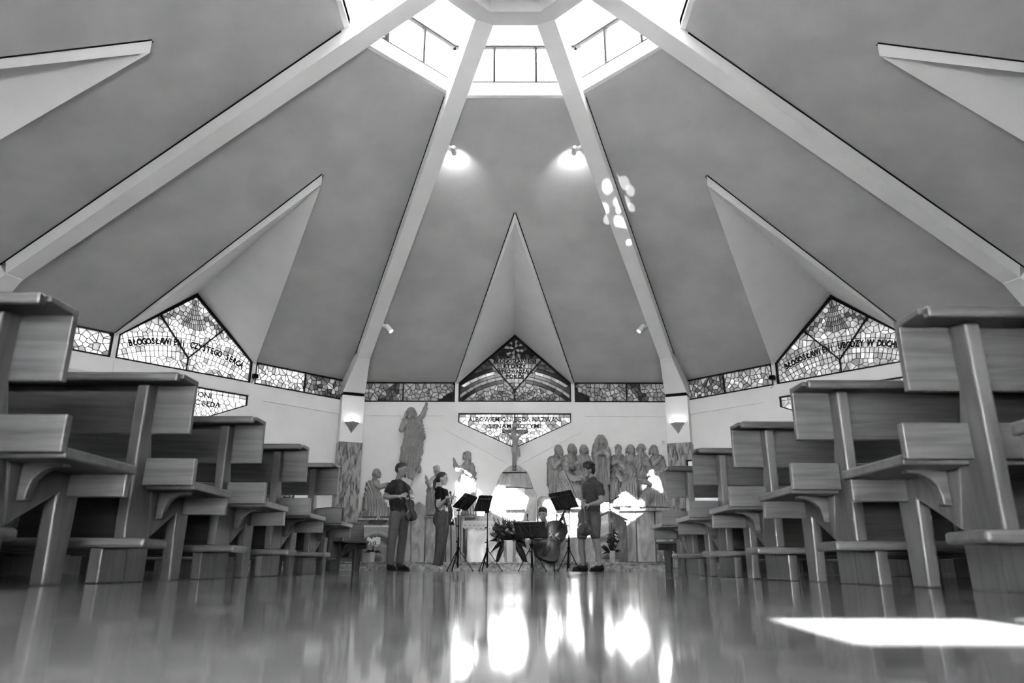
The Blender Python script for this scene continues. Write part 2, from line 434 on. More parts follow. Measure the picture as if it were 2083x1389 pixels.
# added frosted screen, out of view, to throw low frontal light on the pews
r = win_root(4, 'added frosted glass screen, unseen behind the viewer, that lights the pews', 0, AW)
g = G()
for u in (.2, .60, 1.0, 1.40, 1.80, 2.20): g.box(u, u+.05, .02, .08, 0, 1.6)
for z in (0, .75, 1.55): g.box(.25, 2.20, .02, .08, z, z+.05)
g.obj('frame', M['wframe'], r)
for u0 in (.25, .65, 1.05, 1.45, 1.85):
    for z0, z1 in ((.05, .75), (.80, 1.55)): G().box(u0, u0+.35, .045, .05, z0, z1).obj('pane', M['frosted'], r)
# ------------------------------------------------------------------ pews
def make_pew(L, s, feet=(.0,)):
    """aisle end at x=0, bench runs to x=-s*L; y points to the altar; y=0 is the rear of the backrest"""
    r = empty('pew')
    def bx(x0, x1, *a):
        x0, x1 = sorted((s*x0, s*x1)); return G().box(x0, x1, *a)
    def px(poly, x0, x1):
        x0, x1 = sorted((s*x0, s*x1)); return G().prism(poly, x0, x1, 'x')
    bx(-L, 0, 0, .03, .642, .868).obj('back_panel', M['wood'], r, bevel=.004)
    px([(-.125, .870), (-.125, .890), (.03, .893), (.03, .868)], -L, 0).obj('book_desk', M['wood'], r, bevel=.003)
    bx(-L, -.012, -.160, -.125, .852, .892).obj('desk_lip', M['wood'], r, bevel=.011)
    bx(-L, .05, -.012, .02, .41, .53).obj('lower_back', M['wood'], r, bevel=.004)
    bx(-L, .05, .02, .47, .395, .43).obj('seat', M['wood'], r, bevel=.006)
    bx(-L, .04, .425, .455, .31, .395).obj('apron', M['wood'], r, bevel=.004)
    bx(-L, 0, -.265, -.055, .137, .175).obj('kneeler', M['wood'], r, bevel=.012)
    bx(-L+.1, -.3, .36, .385, .20, .31).obj('front_rail', M['wood'], r)
    for x in [-.17] + [-.17-(L-.45)*q for q in ((.33, .67, 1) if L > 2.6 else (1,))]:
        px([(-.09, .176), (.125, .19), (.075, .395), (-.0, .66), (-.0, .868), (-.09, .852)], x-.052, x).obj('rear_post', M['woodv'], r, bevel=.008)
        px([(-.245, 0), (-.05, 0), (-.05, .137), (-.245, .137)], x-.052, x).obj('kneeler_foot', M['woodv'], r, bevel=.006)
        px([(-.05, 0), (.13, 0), (.135, .19), (-.05, .19)], x-.042, x-.002).obj('post_foot', M['woodv'], r, bevel=.004)
        px([(.125, .19), (.37, .315), (.385, 0), (.49, 0), (.505, .395), (.08, .395)], x-.052, x).obj('front_leg', M['woodv'], r, bevel=.008)
        if x > -.3:
            poly = [(-.17, .41), (-.03, .41), (-.03, .399), (-.07, .395), (-.105, .381), (-.128, .356), (-.138, .32), (-.14, .29), (-.17, .285)]
            G().prism([(s*a, b-.014) for a, b in poly], .15, .19, 'y').obj('corbel', M['wood'], r, bevel=.004)
    return r
ORD = ['nearest', 'second', 'third', 'fourth', 'fifth']
for side, s, x0, y0, dy in (('left', 1, -1.50, 2.27, .976), ('right', -1, 1.31, 2.36, .985)):
    proto = make_pew(5.6, s)
    for i in range(5):
        o = proto if i == 0 else copy_tree(proto)
        o.location = (x0, y0+dy*i, 0)
        tag(o, 'wooden pew with kneeler, %s side of the aisle, %s row from the viewer' % (side, ORD[i]), 'pew', 'pews along the centre aisle')
    for i in range(3):                                            # the rows beside and behind the viewer
        o = copy_tree(proto); o.location = (x0, y0-dy*(i+1), 0)
        tag(o, '%s side pew outside the picture, %s row behind the nearest one' % (side, ('first', 'second', 'third')[i]), 'pew', 'pews along the centre aisle')
    short = make_pew(2.0, s)
    for i in range(3):
        o = short if i == 0 else copy_tree(short)
        o.location = (s*-2.48-s*.69*i, 10.75-.69*i, 0); o.rotation_euler = (0, 0, -s*rad(42))
        tag(o, 'slanted pew at the %s side of the sanctuary, %s to the altar' % (side, ('closest', 'second', 'third')[i]), 'pew', 'slanted side pews')
# ------------------------------------------------------------------ stained glass
def clip(poly, nx, nz, c):
    out = []; n = len(poly)
    for i in range(n):
        p = poly[i]; q = poly[(i+1)%n]; dp = nx*p[0]+nz*p[1]-c; dq = nx*q[0]+nz*q[1]-c
        if dp <= 0: out.append(p)
        if (dp < 0 < dq) or (dq < 0 < dp):
            t = dp/(dp-dq); out.append((p[0]+t*(q[0]-p[0]), p[1]+t*(q[1]-p[1])))
    return out
def voronoi(poly, seeds, sy=1.0):
    P = [(x, z/sy) for x, z in poly]; S = [(x, z/sy) for x, z in seeds]; cells = []
    for i, a in enumerate(S):
        c = P
        for b in sorted((b for b in S if b is not a), key=lambda b: (b[0]-a[0])**2+(b[1]-a[1])**2)[:26]:
            nx, nz = b[0]-a[0], b[1]-a[1]
            c = clip(c, nx, nz, nx*(a[0]+b[0])/2+nz*(a[1]+b[1])/2)
            if len(c) < 3: break
        cells.append([(x, z*sy) for x, z in c] if len(c) > 2 else None)
    return cells
def inside(poly, x, z, m=0.0):
    n = len(poly); sg = None
    for i in range(n):
        p, q = poly[i], poly[(i+1)%n]; ex, ez = q[0]-p[0], q[1]-p[1]; l = math.hypot(ex, ez)
        d = (ex*(z-p[1])-ez*(x-p[0]))/l
        if sg is None: ar = sum(poly[j][0]*poly[(j+1)%n][1]-poly[(j+1)%n][0]*poly[j][1] for j in range(n)); sg = 1 if ar > 0 else -1
        if d*sg < m: return False
    return True
def scatter(poly, pitch, sy, rng, taken=(), jit=.33):
    xs = [p[0] for p in poly]; zs = [p[1] for p in poly]; out = []
    z = min(zs)+pitch*sy/2; row = 0
    while z < max(zs):
        x = min(xs)+(pitch/2 if row % 2 else 0)
        while x < max(xs):
            a = x+rng.uniform(-jit, jit)*pitch; b = z+rng.uniform(-jit, jit)*pitch*sy
            if inside(poly, a, b, .01) and all((a-t[0])**2+((b-t[1])/sy)**2 > (pitch*.55)**2 for t in taken): out.append((a, b))
            x += pitch
        z += pitch*sy*.9; row += 1
    return out
def glaze(root, poly, seeds, tones, sy, zb, came=.011):
    cells = voronoi(poly, [s[:2] for s in seeds], sy); edges = set(); lead = G()
    for (c, t) in zip(cells, tones):
        if not c: continue
        G().prism([(x, z-zb) for x, z in c], .03, .036).obj('pane', GL[max(0, min(10, t))], root)
        n = len(c)
        for i in range(n):
            p, q = c[i], c[(i+1)%n]
            if (p[0]-q[0])**2+(p[1]-q[1])**2 < 1e-5: continue
            key = tuple(sorted(((round(p[0], 3), round(p[1], 3)), (round(q[0], 3), round(q[1], 3)))))
            if key in edges: continue
            edges.add(key); lead.bar((p[0], .03, p[1]-zb), (q[0], .03, q[1]-zb), came, .016, (0, 1, 0))
    lead.obj('lead_came', M['lead'], root)
def frame(root, poly, zb, w=.045, bars=()):
    g = G(); n = len(poly); cxp = sum(p[0] for p in poly)/n; czp = sum(p[1] for p in poly)/n
    for i in range(n):
        p, q = poly[i], poly[(i+1)%n]
        g.bar((p[0], .02, p[1]-zb), (q[0], .02, q[1]-zb), w, .07, (0, 1, 0))
    g.obj('frame', M['wframe'], root)
    if bars:
        g = G()
        for p, q in bars: g.bar((p[0], .02, p[1]-zb), (q[0], .02, q[1]-zb), .022, .05, (0, 1, 0))
        g.obj('glazing_bars', M['wframe'], root)
def letters_line(txt, size, width, u, z, zb, bold=.004):
    vs, fs = text_mesh(txt, size, .004, 1.0, bold*size*8)
    xs = [v[0] for v in vs]; k = width/(max(xs)-min(xs)); mid = (max(xs)+min(xs))/2
    return [(u+(v[0]-mid)*k, .012-v[2], z-zb+v[1]) for v in vs], [f for f in fs]
def letters_arc(txt, size, R, zc, a0, a1, zb, sx=.62):
    """letters set one by one along an arc, a0..a1 in radians from the vertical"""
    g = G(); n = len(txt)
    for i, ch in enumerate(txt):
        if ch == ' ': continue
        a = a0+(a1-a0)*(i+.5)/n
        vs, fs = text_mesh(ch, size, .004, sx, .045*size)
        g.add([(R*sin(a)+v[0]*cos(a)+v[1]*sin(a), .012-v[2], zc+R*cos(a)-v[0]*sin(a)+v[1]*cos(a)-zb) for v in vs], fs)
    return g
GABLE = [(-GW, BAND0+.01), (GW, BAND0+.01), (GW, BAND1), (0, GTOP), (-GW, BAND1)]
YBARS = [((0, BAND0), (0, 3.765)), ((0, 3.765), (-.6, 4.47)), ((0, 3.765), (.6, 4.47))]
STY = {0: (1, 'front'), 1: (0, 'right'), 7: (0, 'left')}
for k in range(8):
    Mz, hf = facet(k); Wd = AW*math.tan(hf); rng = random.Random(40+k)
    nm = SIDE[k].replace('_', ' ')
    side = {0: 'behind the crucifix', 1: 'on the front right wall', 7: 'on the front left wall'}.get(k, 'on the %s wall' % nm)
    shown = k in STY
    # --- gable window
    r = win_root(k, 'peaked stained glass window %s' % side, BAND0, AW); zb = BAND0
    if not shown:
        frame(r, GABLE, zb); G().prism([(x, z-zb) for x, z in GABLE], .03, .036).obj('pane', GL[{2: 8, 3: 5, 4: 4, 5: 5, 6: 8}.get(k, 7)], r)
    else:
        frame(r, GABLE, zb, bars=YBARS); seeds = []; tones = []
        if k == 0:
            zc = 2.18
            vee = lambda x, z: z > 3.765+abs(x)*1.17
            # rainbow arcs
            for rm, tn in ((1.725, 3), (1.81, 0), (1.885, 3), (1.955, 1), (2.03, 4), (2.11, 0), (2.19, 1)):
                nA = 17
                for i in range(nA):
                    a = -.78+1.56*(i+.5)/nA; x, z = rm*sin(a), zc+rm*cos(a)
                    if inside(GABLE, x, z, .015) and not vee(x, z+.03): seeds.append((x, z)); tones.append(tn if rng.random() < .85 else tn+1)
            # text rows inside the diamond
            for z in (4.44, 4.33, 4.215, 4.10, 3.99, 3.89):
                hw = (z-3.80)/1.17
                hw = min(hw, .56)
                nA = max(1, int(2*hw/.075))
                for i in range(nA):
                    seeds.append((-hw+2*hw*(i+.5)/nA, z)); tones.append(rng.choice((2, 3, 4, 2, 3)))
            # star in the peak
            for rr, na in ((.06, 8), (.17, 16)):
                for i in range(na):
                    a = 2*pi*(i+.5)/na; x, z = rr*sin(a), 4.72+rr*cos(a)*1.1
                    if inside(GABLE, x, z, .02): seeds.append((x, z)); tones.append(0 if i % 2 else 3)
            for x, z in scatter(GABLE, .085, .6, rng):
                if z > 4.52 and (x*x+(z-4.72)**2) > .05 and abs(x) < .55 and inside(GABLE, x, z, .02): seeds.append((x, z)); tones.append(rng.choice((0, 0, 1)))
            low = [p for p in scatter(GABLE, .05, 2.3, rng, seeds, .45) if math.hypot(p[0], p[1]-zc) < 1.68]
            up = [p for p in scatter(GABLE, .085, 1.4, rng, seeds) if math.hypot(p[0], p[1]-zc) > 2.24 and p[1] < 4.5 and not vee(p[0], p[1]+.05)]
            for p in low: seeds.append(p); tones.append(rng.choice((2, 3, 3, 4, 4)))
            for p in up: seeds.append(p); tones.append(rng.choice((1, 2, 2, 3)))
            glaze(r, GABLE, seeds, tones, 1.0, zb, .009)
            g = G()
            for t, z, w in (('BŁOGOSŁAWIENI', 4.40, .92), ('KTÓRZY', 4.285, .50), ('WPROWADZAJĄ', 4.165, .80), ('POKÓJ', 4.05, .40)):
                g.add(*letters_line(t, .115, w, 0, z, zb))
            g.obj('lettering', M['lead'], r)
        else:
            zc = 1.2; base = (6, 7, 7, 8, 7, 5) if k == 7 else (5, 5, 6, 5, 5, 4)  # paler front left glass stands in for brighter daylight outside
            for rm in (2.60, 2.70, 2.80, 2.885, 2.96):
                nA = 32
                for i in range(nA):
                    a = -.46+.92*(i+.5+(.0 if rm != 2.80 else .5))/nA; x, z = rm*sin(a), zc+rm*cos(a)
                    if inside(GABLE, x, z, .012): seeds.append((x, z)); tones.append(rng.choice(base) if rm != 2.80 else base[1])
            for i, dd in enumerate((.09, .19, .29, .38, .47, .56)):
                na = 3+2*i
                for j in range(na):
                    a = rad(-24+48*(j+.5)/na); x, z = dd*sin(a), 4.95-dd*cos(a)
                    seeds.append((x, z)); tones.append(base[0]-1-rng.choice((0, 1)))
            for s in (-1, 1):
                for q in range(3):
                    for j in range(4):
                        x = s*(.22+.10*j+.03*q); z = 4.68-.085*q-.055*j
                        if inside(GABLE, x, z, .012): seeds.append((x, z)); tones.append(base[0]-(3 if q == 1 else 1))
            for p in scatter(GABLE, .062, 2.4, rng, seeds, .48):
                rr = math.hypot(p[0], p[1]-zc)
                if 2.56 < rr < 3.0: continue
                seeds.append(p); tones.append(rng.choice(base))
            glaze(r, GABLE, seeds, tones, 1.0, zb, .0075)
            txt = 'BŁOGOSŁAWIENI CZYSTEGO SERCA' if k == 7 else 'BŁOGOSŁAWIENI UBODZY W DUCHU'
            letters_arc(txt, .165, 2.77, zc, -.385, .385, zb, .66).obj('lettering', M['lead'], r)
    # --- lower window
    r = win_root(k, 'five-sided stained glass window with two lines of lettering %s' % side, 2.485, AW); zb = 2.485
    frame(r, LOWER, zb, .04, [((0, 2.5), (0, 3.25))] if shown else ())
    if not shown:
        G().prism([(x, z-zb) for x, z in LOWER], .03, .036).obj('pane', GL[{2: 8, 3: 5, 4: 4, 5: 5, 6: 8}.get(k, 7)], r)
    else:
        seeds = []; tones = []; base = {0: (6, 7, 7, 8, 5), 7: (7, 8, 8, 7), 1: (5, 6, 6, 5)}[k]  # front left tones raised to imitate the brighter outdoors there
        for z, hw, nA in ((3.215, 1.19, 21), (3.13, 1.19, 21), (3.05, 1.12, 20), (2.965, .95, 16)):
            for i in range(nA): seeds.append((-hw+2*hw*(i+.5)/nA, z)); tones.append(rng.choice(base))
        for p in scatter(LOWER, .052, 2.0, rng, seeds, .45):
            if p[1] < 2.92: seeds.append(p); tones.append(rng.choice(base))
        glaze(r, LOWER, seeds, tones, 1.0, zb, .0075)
        g = G()
        for t, z, w in {0: (('ALBOWIEM ONI BĘDĄ NAZWANI', 3.075, 2.02), ('SYNAMI BOŻYMI', 2.93, 1.12)),
                        7: (('ALBOWIEM ONI', 3.075, 1.05), ('BOGA OGLĄDAĆ BĘDĄ', 2.925, 1.42)),
                        1: (('ALBOWIEM DO NICH NALEŻY', 3.075, 2.0), ('KRÓLESTWO NIEBIESKIE', 2.925, 1.42))}[k]:
            g.add(*letters_line(t, .13, w, 0, z, zb, .0025))
        g.obj('lettering', M['wframe'] if k == 0 else M['lead'], r)
    # --- ribbon windows either side
    for s in (-1, 1):
        u0 = GW+.10; u1 = Wd-.02
        rect = [(s*u0, BAND0+.01), (s*u1, BAND0+.01), (s*u1, BAND1), (s*u0, BAND1)]
        if s < 0: rect = rect[::-1]
        r = win_root(k, 'long low stained glass strip to the %s of the peaked window %s' % ('left' if s < 0 else 'right', side), BAND0, AW); zb = BAND0
        um = (u0+u1)/2
        frame(r, rect, zb, .035, [((s*um, BAND0), (s*um, BAND1))])
        if not shown:
            G().prism([(x, z-zb) for x, z in rect], .03, .036).obj('pane', GL[{2: 8, 3: 5, 4: 4, 5: 5, 6: 8}.get(k, 7)], r); continue
        seeds = []; tones = []
        ud = (u0+u1)/2+.25
        for p in scatter(rect, .088, 1.25, rng, (), .48):
            u = abs(p[0]); q = (u-u0)/(u1-u0)
            seeds.append(p)
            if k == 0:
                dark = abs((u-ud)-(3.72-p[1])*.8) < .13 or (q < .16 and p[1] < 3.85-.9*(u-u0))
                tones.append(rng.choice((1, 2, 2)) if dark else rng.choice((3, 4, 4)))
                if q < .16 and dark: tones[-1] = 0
            else:
                near = (s > 0) == (k == 7)
                b = (6, 7, 7, 5) if k == 7 else (5, 6, 5, 4)  # stronger daylight on the front left is put into the glass tone
                t = rng.choice(b)
                if near and q > .5: t = rng.choice((3, 4, 5, 2))
                tones.append(t)
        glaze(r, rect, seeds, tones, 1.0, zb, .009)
    for w_, h_, z_, a_ in ((2*Wd, 1.7, 4.25, AW+.45), (2.6, .85, 2.87, AW+.4)):
        L = bpy.data.lights.new('portal', 'AREA'); L.shape = 'RECTANGLE'; L.size = w_; L.size_y = h_; L.cycles.is_portal = True
        o = bpy.data.objects.new('portal', L); COL.objects.link(o)
        o.matrix_world = FM(k) @ Matrix.Translation((0, a_, z_)) @ Matrix.Rotation(rad(-90), 4, 'X')
# ------------------------------------------------------------------ lamps
M['bulb'] = None
def emit(name, s):
    m, nt, b = _nodes(name); b.inputs['Base Color'].default_value = g3(.9); b.inputs['Emission Color'].default_value = g3(1); b.inputs['Emission Strength'].default_value = s; return m
M['bulb'] = emit('lamp_glow', 9.0)
M['grey_metal'] = mat('grey_metal', .20, .45, .30, 8)
M['lampwhite'] = mat('lamp_white', .7, .4)
for j, nm in ((0, 'left'), (1, 'right')):
    MW = RMx(j)
    r = thing('wall_sconce', 'three-sided pointed wall sconce glowing upward on the front %s pillar' % nm, 'wall lamp', group='pillar sconces')
    r.matrix_world = MW @ Matrix.Translation((0, PR, 2.74))
    # an inverted pyramid: two metal leaves meeting in a front edge
    w, h, d = .155, .235, .15
    for s in (-1, 1):
        g = G().add([(0, 0, 0), (0, -d, h), (s*w, 0, h), (0, .006, .012), (0, -d+.012, h), (s*(w-.012), .006, h)],
                    [(0, 1, 2), (3, 5, 4), (0, 3, 4, 1), (1, 4, 5, 2), (2, 5, 3, 0)] if s < 0 else [(2, 1, 0), (4, 5, 3), (1, 4, 3, 0), (2, 5, 4, 1), (0, 3, 5, 2)])
        g.obj('metal_leaf', M['grey_metal'], r)
    G().cone((0, -.05, h-.10), (0, -.05, h-.02), .02, .02, 10).obj('bulb', M['bulb'], r)
    ld = bpy.data.lights.new('sconce_light', 'POINT'); ld.energy = .22; ld.shadow_soft_size = .03
    lo = bpy.data.objects.new('sconce_light', ld); COL.objects.link(lo); lo.parent = r; lo.location = (0, -.06, h+.02)

def spotlight(label, p, aim, mount, energy, size=.055, on=True, spot=70):
    """a can spotlight on a short arm: p = head position, mount = where the arm meets the beam"""
    p = Vector(p); mount = Vector(mount); aim = Vector(aim).normalized()
    r = thing('spotlight', label, 'spotlight', p, group='ceiling spotlights')
    q = aim.to_track_quat('-Z', 'Y')
    G().cone(mount-p, Vector((0, 0, .0)), .013, .013, 8).obj('arm', M['lampwhite'], r)
    d = (mount-p).normalized()
    G().cone(mount-p+d*.02, mount-p-d*.10, .034, .034, 12).obj('mount', M['lampwhite'], r)
    g = G()
    prof = [(size*.7, .10), (size, .06), (size, -.08), (size*.86, -.085), (size*.8, -.03)]
    g.lathe(prof[::-1], 16); o = g.obj('lamp_head', M['lampwhite'], r, smooth=True); o.rotation_euler = q.to_euler()
    o = G().lathe([(size*.8, -.035), (size*.8, -.03)], 16).obj('lens', M['bulb'], r); o.rotation_euler = q.to_euler()
    if energy:
        ld = bpy.data.lights.new('spot', 'SPOT'); ld.energy = energy; ld.spot_size = rad(spot); ld.spot_blend = .9; ld.shadow_soft_size = .04
        lo = bpy.data.objects.new('spot', ld); COL.objects.link(lo); lo.parent = r; lo.location = aim*.10; lo.rotation_euler = q.to_euler()
for nm, px, mx in (('left', 923, 905), ('right', 1168, 1187)):
    p = at(px, 306, 9.63); m_ = at(mx+(6 if nm == 'left' else -6), 299, 9.63)
    spotlight('white can spotlight washing the roof panel, high on the front %s beam' % nm, p, (0, 1, .0), m_, 5.5, .042, spot=110)
for nm, px, mx in (('left', 791, 776), ('right', 1304, 1319)):
    p = at(px, 668, 13.35); m_ = at(mx, 660, 13.40)
    s = 1 if nm == 'left' else -1
    spotlight('small lit spotlight low on the front %s beam near the ribbon window' % nm, p, (s*.55, -.35, -.55) if False else (s*.5, -.1, -.6), m_, 7, .05, spot=80)
for nm, px, py, k in (('left', 508, 768, 7), ('right', 1586, 775, 1)):
    Mi = FM(k); u = (GW+.05)*(1 if k == 7 else -1)
    r = thing('wall_speaker', 'small dark device on a bracket at the window post of the front %s wall' % nm, 'speaker', group='devices at the window posts')
    r.matrix_world = Mi @ Matrix.Translation((u, AW-.03, 3.62))
    G().box(-.05, .05, -.13, -.04, -.03, .05).obj('case', M['black'], r, bevel=.008)
    G().cone((0, -.05, 0), (0, 0, -.03), .012, .012).obj('bracket', M['black'], r)
    G().tube([(-.01, -.04, -.04), (-.02, -.01, -.12), (-.06, -.005, -.16), (-.10, -.005, -.17)], .004, 6).obj('cable', M['black'], r)

# ------------------------------------------------------------------ sanctuary platform
plat = tag(empty('platform', (0, 13.4, 0)), 'low stone step across the sanctuary', kind='structure')
G().prism([(-4.75, .03), (4.75, .03), (3.45, 1.9), (-3.45, 1.9)], 0, .118, 'z').obj('core', M['step'], plat)
xs = [-4.75, -3.3, -1.72, -.16, 1.35, 2.9, 4.75]
for a, b in zip(xs, xs[1:]):
    G().box(a+.002, b-.002, 0, .03, 0, .112).obj('riser_slab', M['step'], plat)
    G().box(a+.002, b-.002, -.02, .40, .118, .145).obj('tread_slab', M['step'], plat, bevel=.004)
G().prism([(-4.45, .40), (4.45, .40), (3.45, 1.9), (-3.45, 1.9)], .118, .143, 'z').obj('platform_top', M['step'], plat)
PZ = .145
front = tag(empty('trim_1', (0, 15.38, 0)), 'upright stone slabs cladding the foot of the front wall', kind='structure')
def pxpoly(pts, Y): return [(lambda v: (v.x, v.z))(at(x, y, Y)) for x, y in pts]
def wall_slab(name, pts, Y, m, thick=None, inset=.0):
    P = pxpoly(pts, Y); P = [(x, max(z, PZ)) for x, z in P]
    cx = sum(p[0] for p in P)/len(P)
    P = [(x+(.005 if x < cx else -.005), z) for x, z in P]
    g = G().prism(P, Y, 15.38 if thick is None else Y+thick)
    o = g.obj(name, m, front, bevel=.006); o.matrix_local = Matrix.Translation((0, -15.38, 0)); return o
rs = random.Random(5)
for i, (pts, Y) in enumerate([
    ([(727,1054),(790,1054),(790,1143),(727,1143)], 15.02), ([(790,1050),(836,1050),(836,1143),(790,1143)], 15.05),
    ([(836,1031),(853,1020),(866,1029),(863,1143),(836,1143)], 14.98), ([(864,1050),(907,1050),(906,1143),(864,1143)], 14.95),
    ([(907,1056),(917,1056),(917,1143),(907,1143)], 15.0), ([(918,1052),(929,1052),(929,1143),(918,1143)], 14.98),
    ([(929,1047),(937,1047),(937,1143),(929,1143)], 14.90), ([(937,1049),(946,1049),(946,1143),(937,1143)], 14.92),
    ([(946,1049),(1000,1049),(1000,1143),(946,1143)], 15.02),
    ([(1110,1036),(1160,1036),(1160,1143),(1110,1143)], 15.04), ([(1160,1036),(1213,1036),(1213,1143),(1160,1143)], 15.02),
    ([(1213,1022),(1240,1022),(1240,1143),(1213,1143)], 14.98), ([(1241,1024),(1260,1024),(1260,1143),(1241,1143)], 15.0),
    ([(1261,1040),(1293,1040),(1296,1143),(1261,1143)], 14.98), ([(1294,1040),(1331,1040),(1335,1143),(1297,1143)], 14.97),
    ([(1332,1040),(1362,1040),(1365,1143),(1336,1143)], 14.98)]):
    wall_slab('stone_slab', pts, Y, M['slab'] if i % 3 else M['slab2'])
for pts in ([(1261,1031),(1294,1031),(1294,1039),(1261,1039)], [(1294,1031),(1333,1032),(1333,1039),(1294,1039)], [(1333,1032),(1363,1033),(1363,1039),(1333,1039)],
            [(1110,1029),(1160,1029),(1160,1035),(1110,1035)], [(1160,1029),(1213,1029),(1213,1035),(1160,1035)],
            [(725,1053),(790,1053),(790,1058),(725,1058)], [(862,1049),(908,1049),(908,1053),(862,1053)], [(946,1048),(968,1048),(968,1053),(946,1053)]):
    wall_slab('ledge', pts, 14.90, M['slab2'])
# the rock-like centre stone behind the altar
cs = thing('centre_stone', 'mountain-shaped slab of pale stone rising behind the altar to the crucifix', 'stone', (at(1047, 1143, 14.8).x, 14.8, PZ))
def part_slab(root, name, pts, Y, t, m, bev=.01):
    off = root.location
    g = G().prism([(x-off.x, max(z, PZ)-off.z) for x, z in pxpoly(pts, Y)], Y-off.y, Y+t-off.y)
    return g.obj(name, m, root, bevel=bev)
part_slab(cs, 'cap_stone', [(1021,960.5),(1034,950),(1047.5,944),(1061,950),(1073,960.5)], 14.86, .5, M['slab'])
part_slab(cs, 'upper_stone', [(1019.5,962),(1074,962),(1085,992.5),(1009,988.5)], 14.80, .55, M['slab2'])
part_slab(cs, 'left_stone', [(1009,989),(1029,989),(1029,1143),(975,1143),(980,1062),(994,1020),(1002,1004)], 14.80, .55, M['slab'])
part_slab(cs, 'right_stone', [(1067,993.5),(1085,993.5),(1092,1008),(1092,1143),(1067,1143)], 14.80, .55, M['slab'])
part_slab(cs, 'centre_stone_base', [(1029,1037),(1067,1037),(1067,1143),(1029,1143)], 14.80, .55, M['slab'])
sr = thing('boulder_stone', 'rough rounded stone block right of the mountain slab behind the cellist', 'stone', (at(1112, 1143, 14.95).x, 14.95, PZ))
part_slab(sr, 'block', [(1094,1014),(1101,1009),(1116,1010),(1128,1016),(1132,1030),(1132,1050),(1130,1143),(1095,1143)], 14.93, .3, M['slab'], .03)
tb = thing('tabernacle', 'white carved tabernacle door with round relief set in the centre stone', 'tabernacle', at(1048, 1036, 14.74))
def tp(px, py): v = at(px, py, 14.74)-tb.location; return v.x, v.z
x0, z0 = tp(1029.5, 1036); x1, z1 = tp(1067, 993)
M['pale'] = mat('pale_stone', .42, .45, .55, 8)
G().box(x0, x1, 0, .05, z0, z1).obj('surround', M['pale'], tb, bevel=.006)
G().box(x0-.01, x1+.01, -.05, .03, z1-.05, z1).obj('cornice', M['pale'], tb, bevel=.008)
G().box(x0-.01, x1+.01, -.05, .03, z0, z0+.014).obj('sill', M['slab2'], tb)
G().box(x0+.05, x1-.05, -.02, .02, z0+.05, z1-.08).obj('door_panel', M['white'], tb, bevel=.006)
cz = (z0+z1)/2+.0
g = G()
for i in range(26):
    a, b = 2*pi*i/26, 2*pi*(i+1)/26
    g.bar((.085*cos(a), -.025, cz+.085*sin(a)), (.085*cos(b), -.025, cz+.085*sin(b)), .012, .014, (0, 1, 0))
g.obj('relief_ring', M['pale'], tb)
o = G().ell((0, -.02, cz-.02), (.05, .02, .06)).ell((0, -.02, cz+.05), (.025, .02, .025)).obj('relief_figure', M['pale'], tb, smooth=True)

# ------------------------------------------------------------------ altar
AY = 14.0
al = thing('altar', 'broad stone altar with swirling banded front', 'altar', (at(1042, 1143, AY).x, AY, PZ))
xl = at(948, 1100, AY).x-al.location.x; xr = -xl; zt = at(1042, 1066, AY).z-PZ
xm = (xl+xr)/2
G().box(xl+.02, xm-.002, 0, .62, 0, zt).obj('front_block', M['onyx'], al, bevel=.004)
G().box(xm+.002, xr-.02, 0, .62, 0, zt).obj('front_block', M['onyx'], al, bevel=.004)
G().box(xl-.03, xr+.03, -.03, .66, zt, zt+.05).obj('table_slab', M['pale'], al, bevel=.004)
M['cloth'] = mat('white_linen', .55, .8)
c = thing('altar_cloth', 'white altar cloth with scalloped lace edge', 'cloth', (al.location.x, AY, PZ+zt+.051))
G().box(xl-.06, xr+.06, -.045, .68, 0, .008).obj('top', M['cloth'], c)
n = 22; w = (xr-xl+.12)/n; pts = [(xl-.06, .006)]
for i in range(n):
    for q in range(7):
        t = q/6; pts.append((xl-.06+w*(i+t), -.115-.03*sin(pi*t)))
pts.append((xr+.06, .006))
G().prism(pts, -.052, -.046).obj('lace_front', M['cloth'], c)
g = G()
for i in range(n):
    x = xl-.06+w*(i+.5); g.ell((x, -.055, -.085), (.012, .004, .012), 8, 5); g.ell((x-.02, -.055, -.07), (.006, .004, .006), 6, 4); g.ell((x+.02, -.055, -.07), (.006, .004, .006), 6, 4)
g.obj('lace_motifs', M['slab2'], c)
for s in (-1, 1):
    xx = xl-.066 if s < 0 else xr+.06
    pts = [(-.05, .006)]+[(-.05+.73*(i+t)/9, -.55-.03*sin(pi*t)) for i in range(9) for t in (0, .25, .5, .75)]+[(.68, -.55), (.68, .006)]
    G().prism(pts, xx, xx+.006, 'x').obj('lace_side', M['cloth'], c)
for px in (1073, 1133):
    p = at(px, 1066, 13.98); p.z = PZ+zt+.06
    t = thing('table_microphone', 'small dark microphone standing on the altar cloth, %s one' % ('left' if px < 1100 else 'right'), 'microphone', p, group='altar microphones')
    G().lathe([(.03, 0), (.03, .012), (.008, .016), (.008, .07)], 12).obj('foot', M['black'], t)
    G().ell((0, 0, .10), (.017, .017, .035), 10, 7).obj('capsule', M['black'], t, smooth=True)

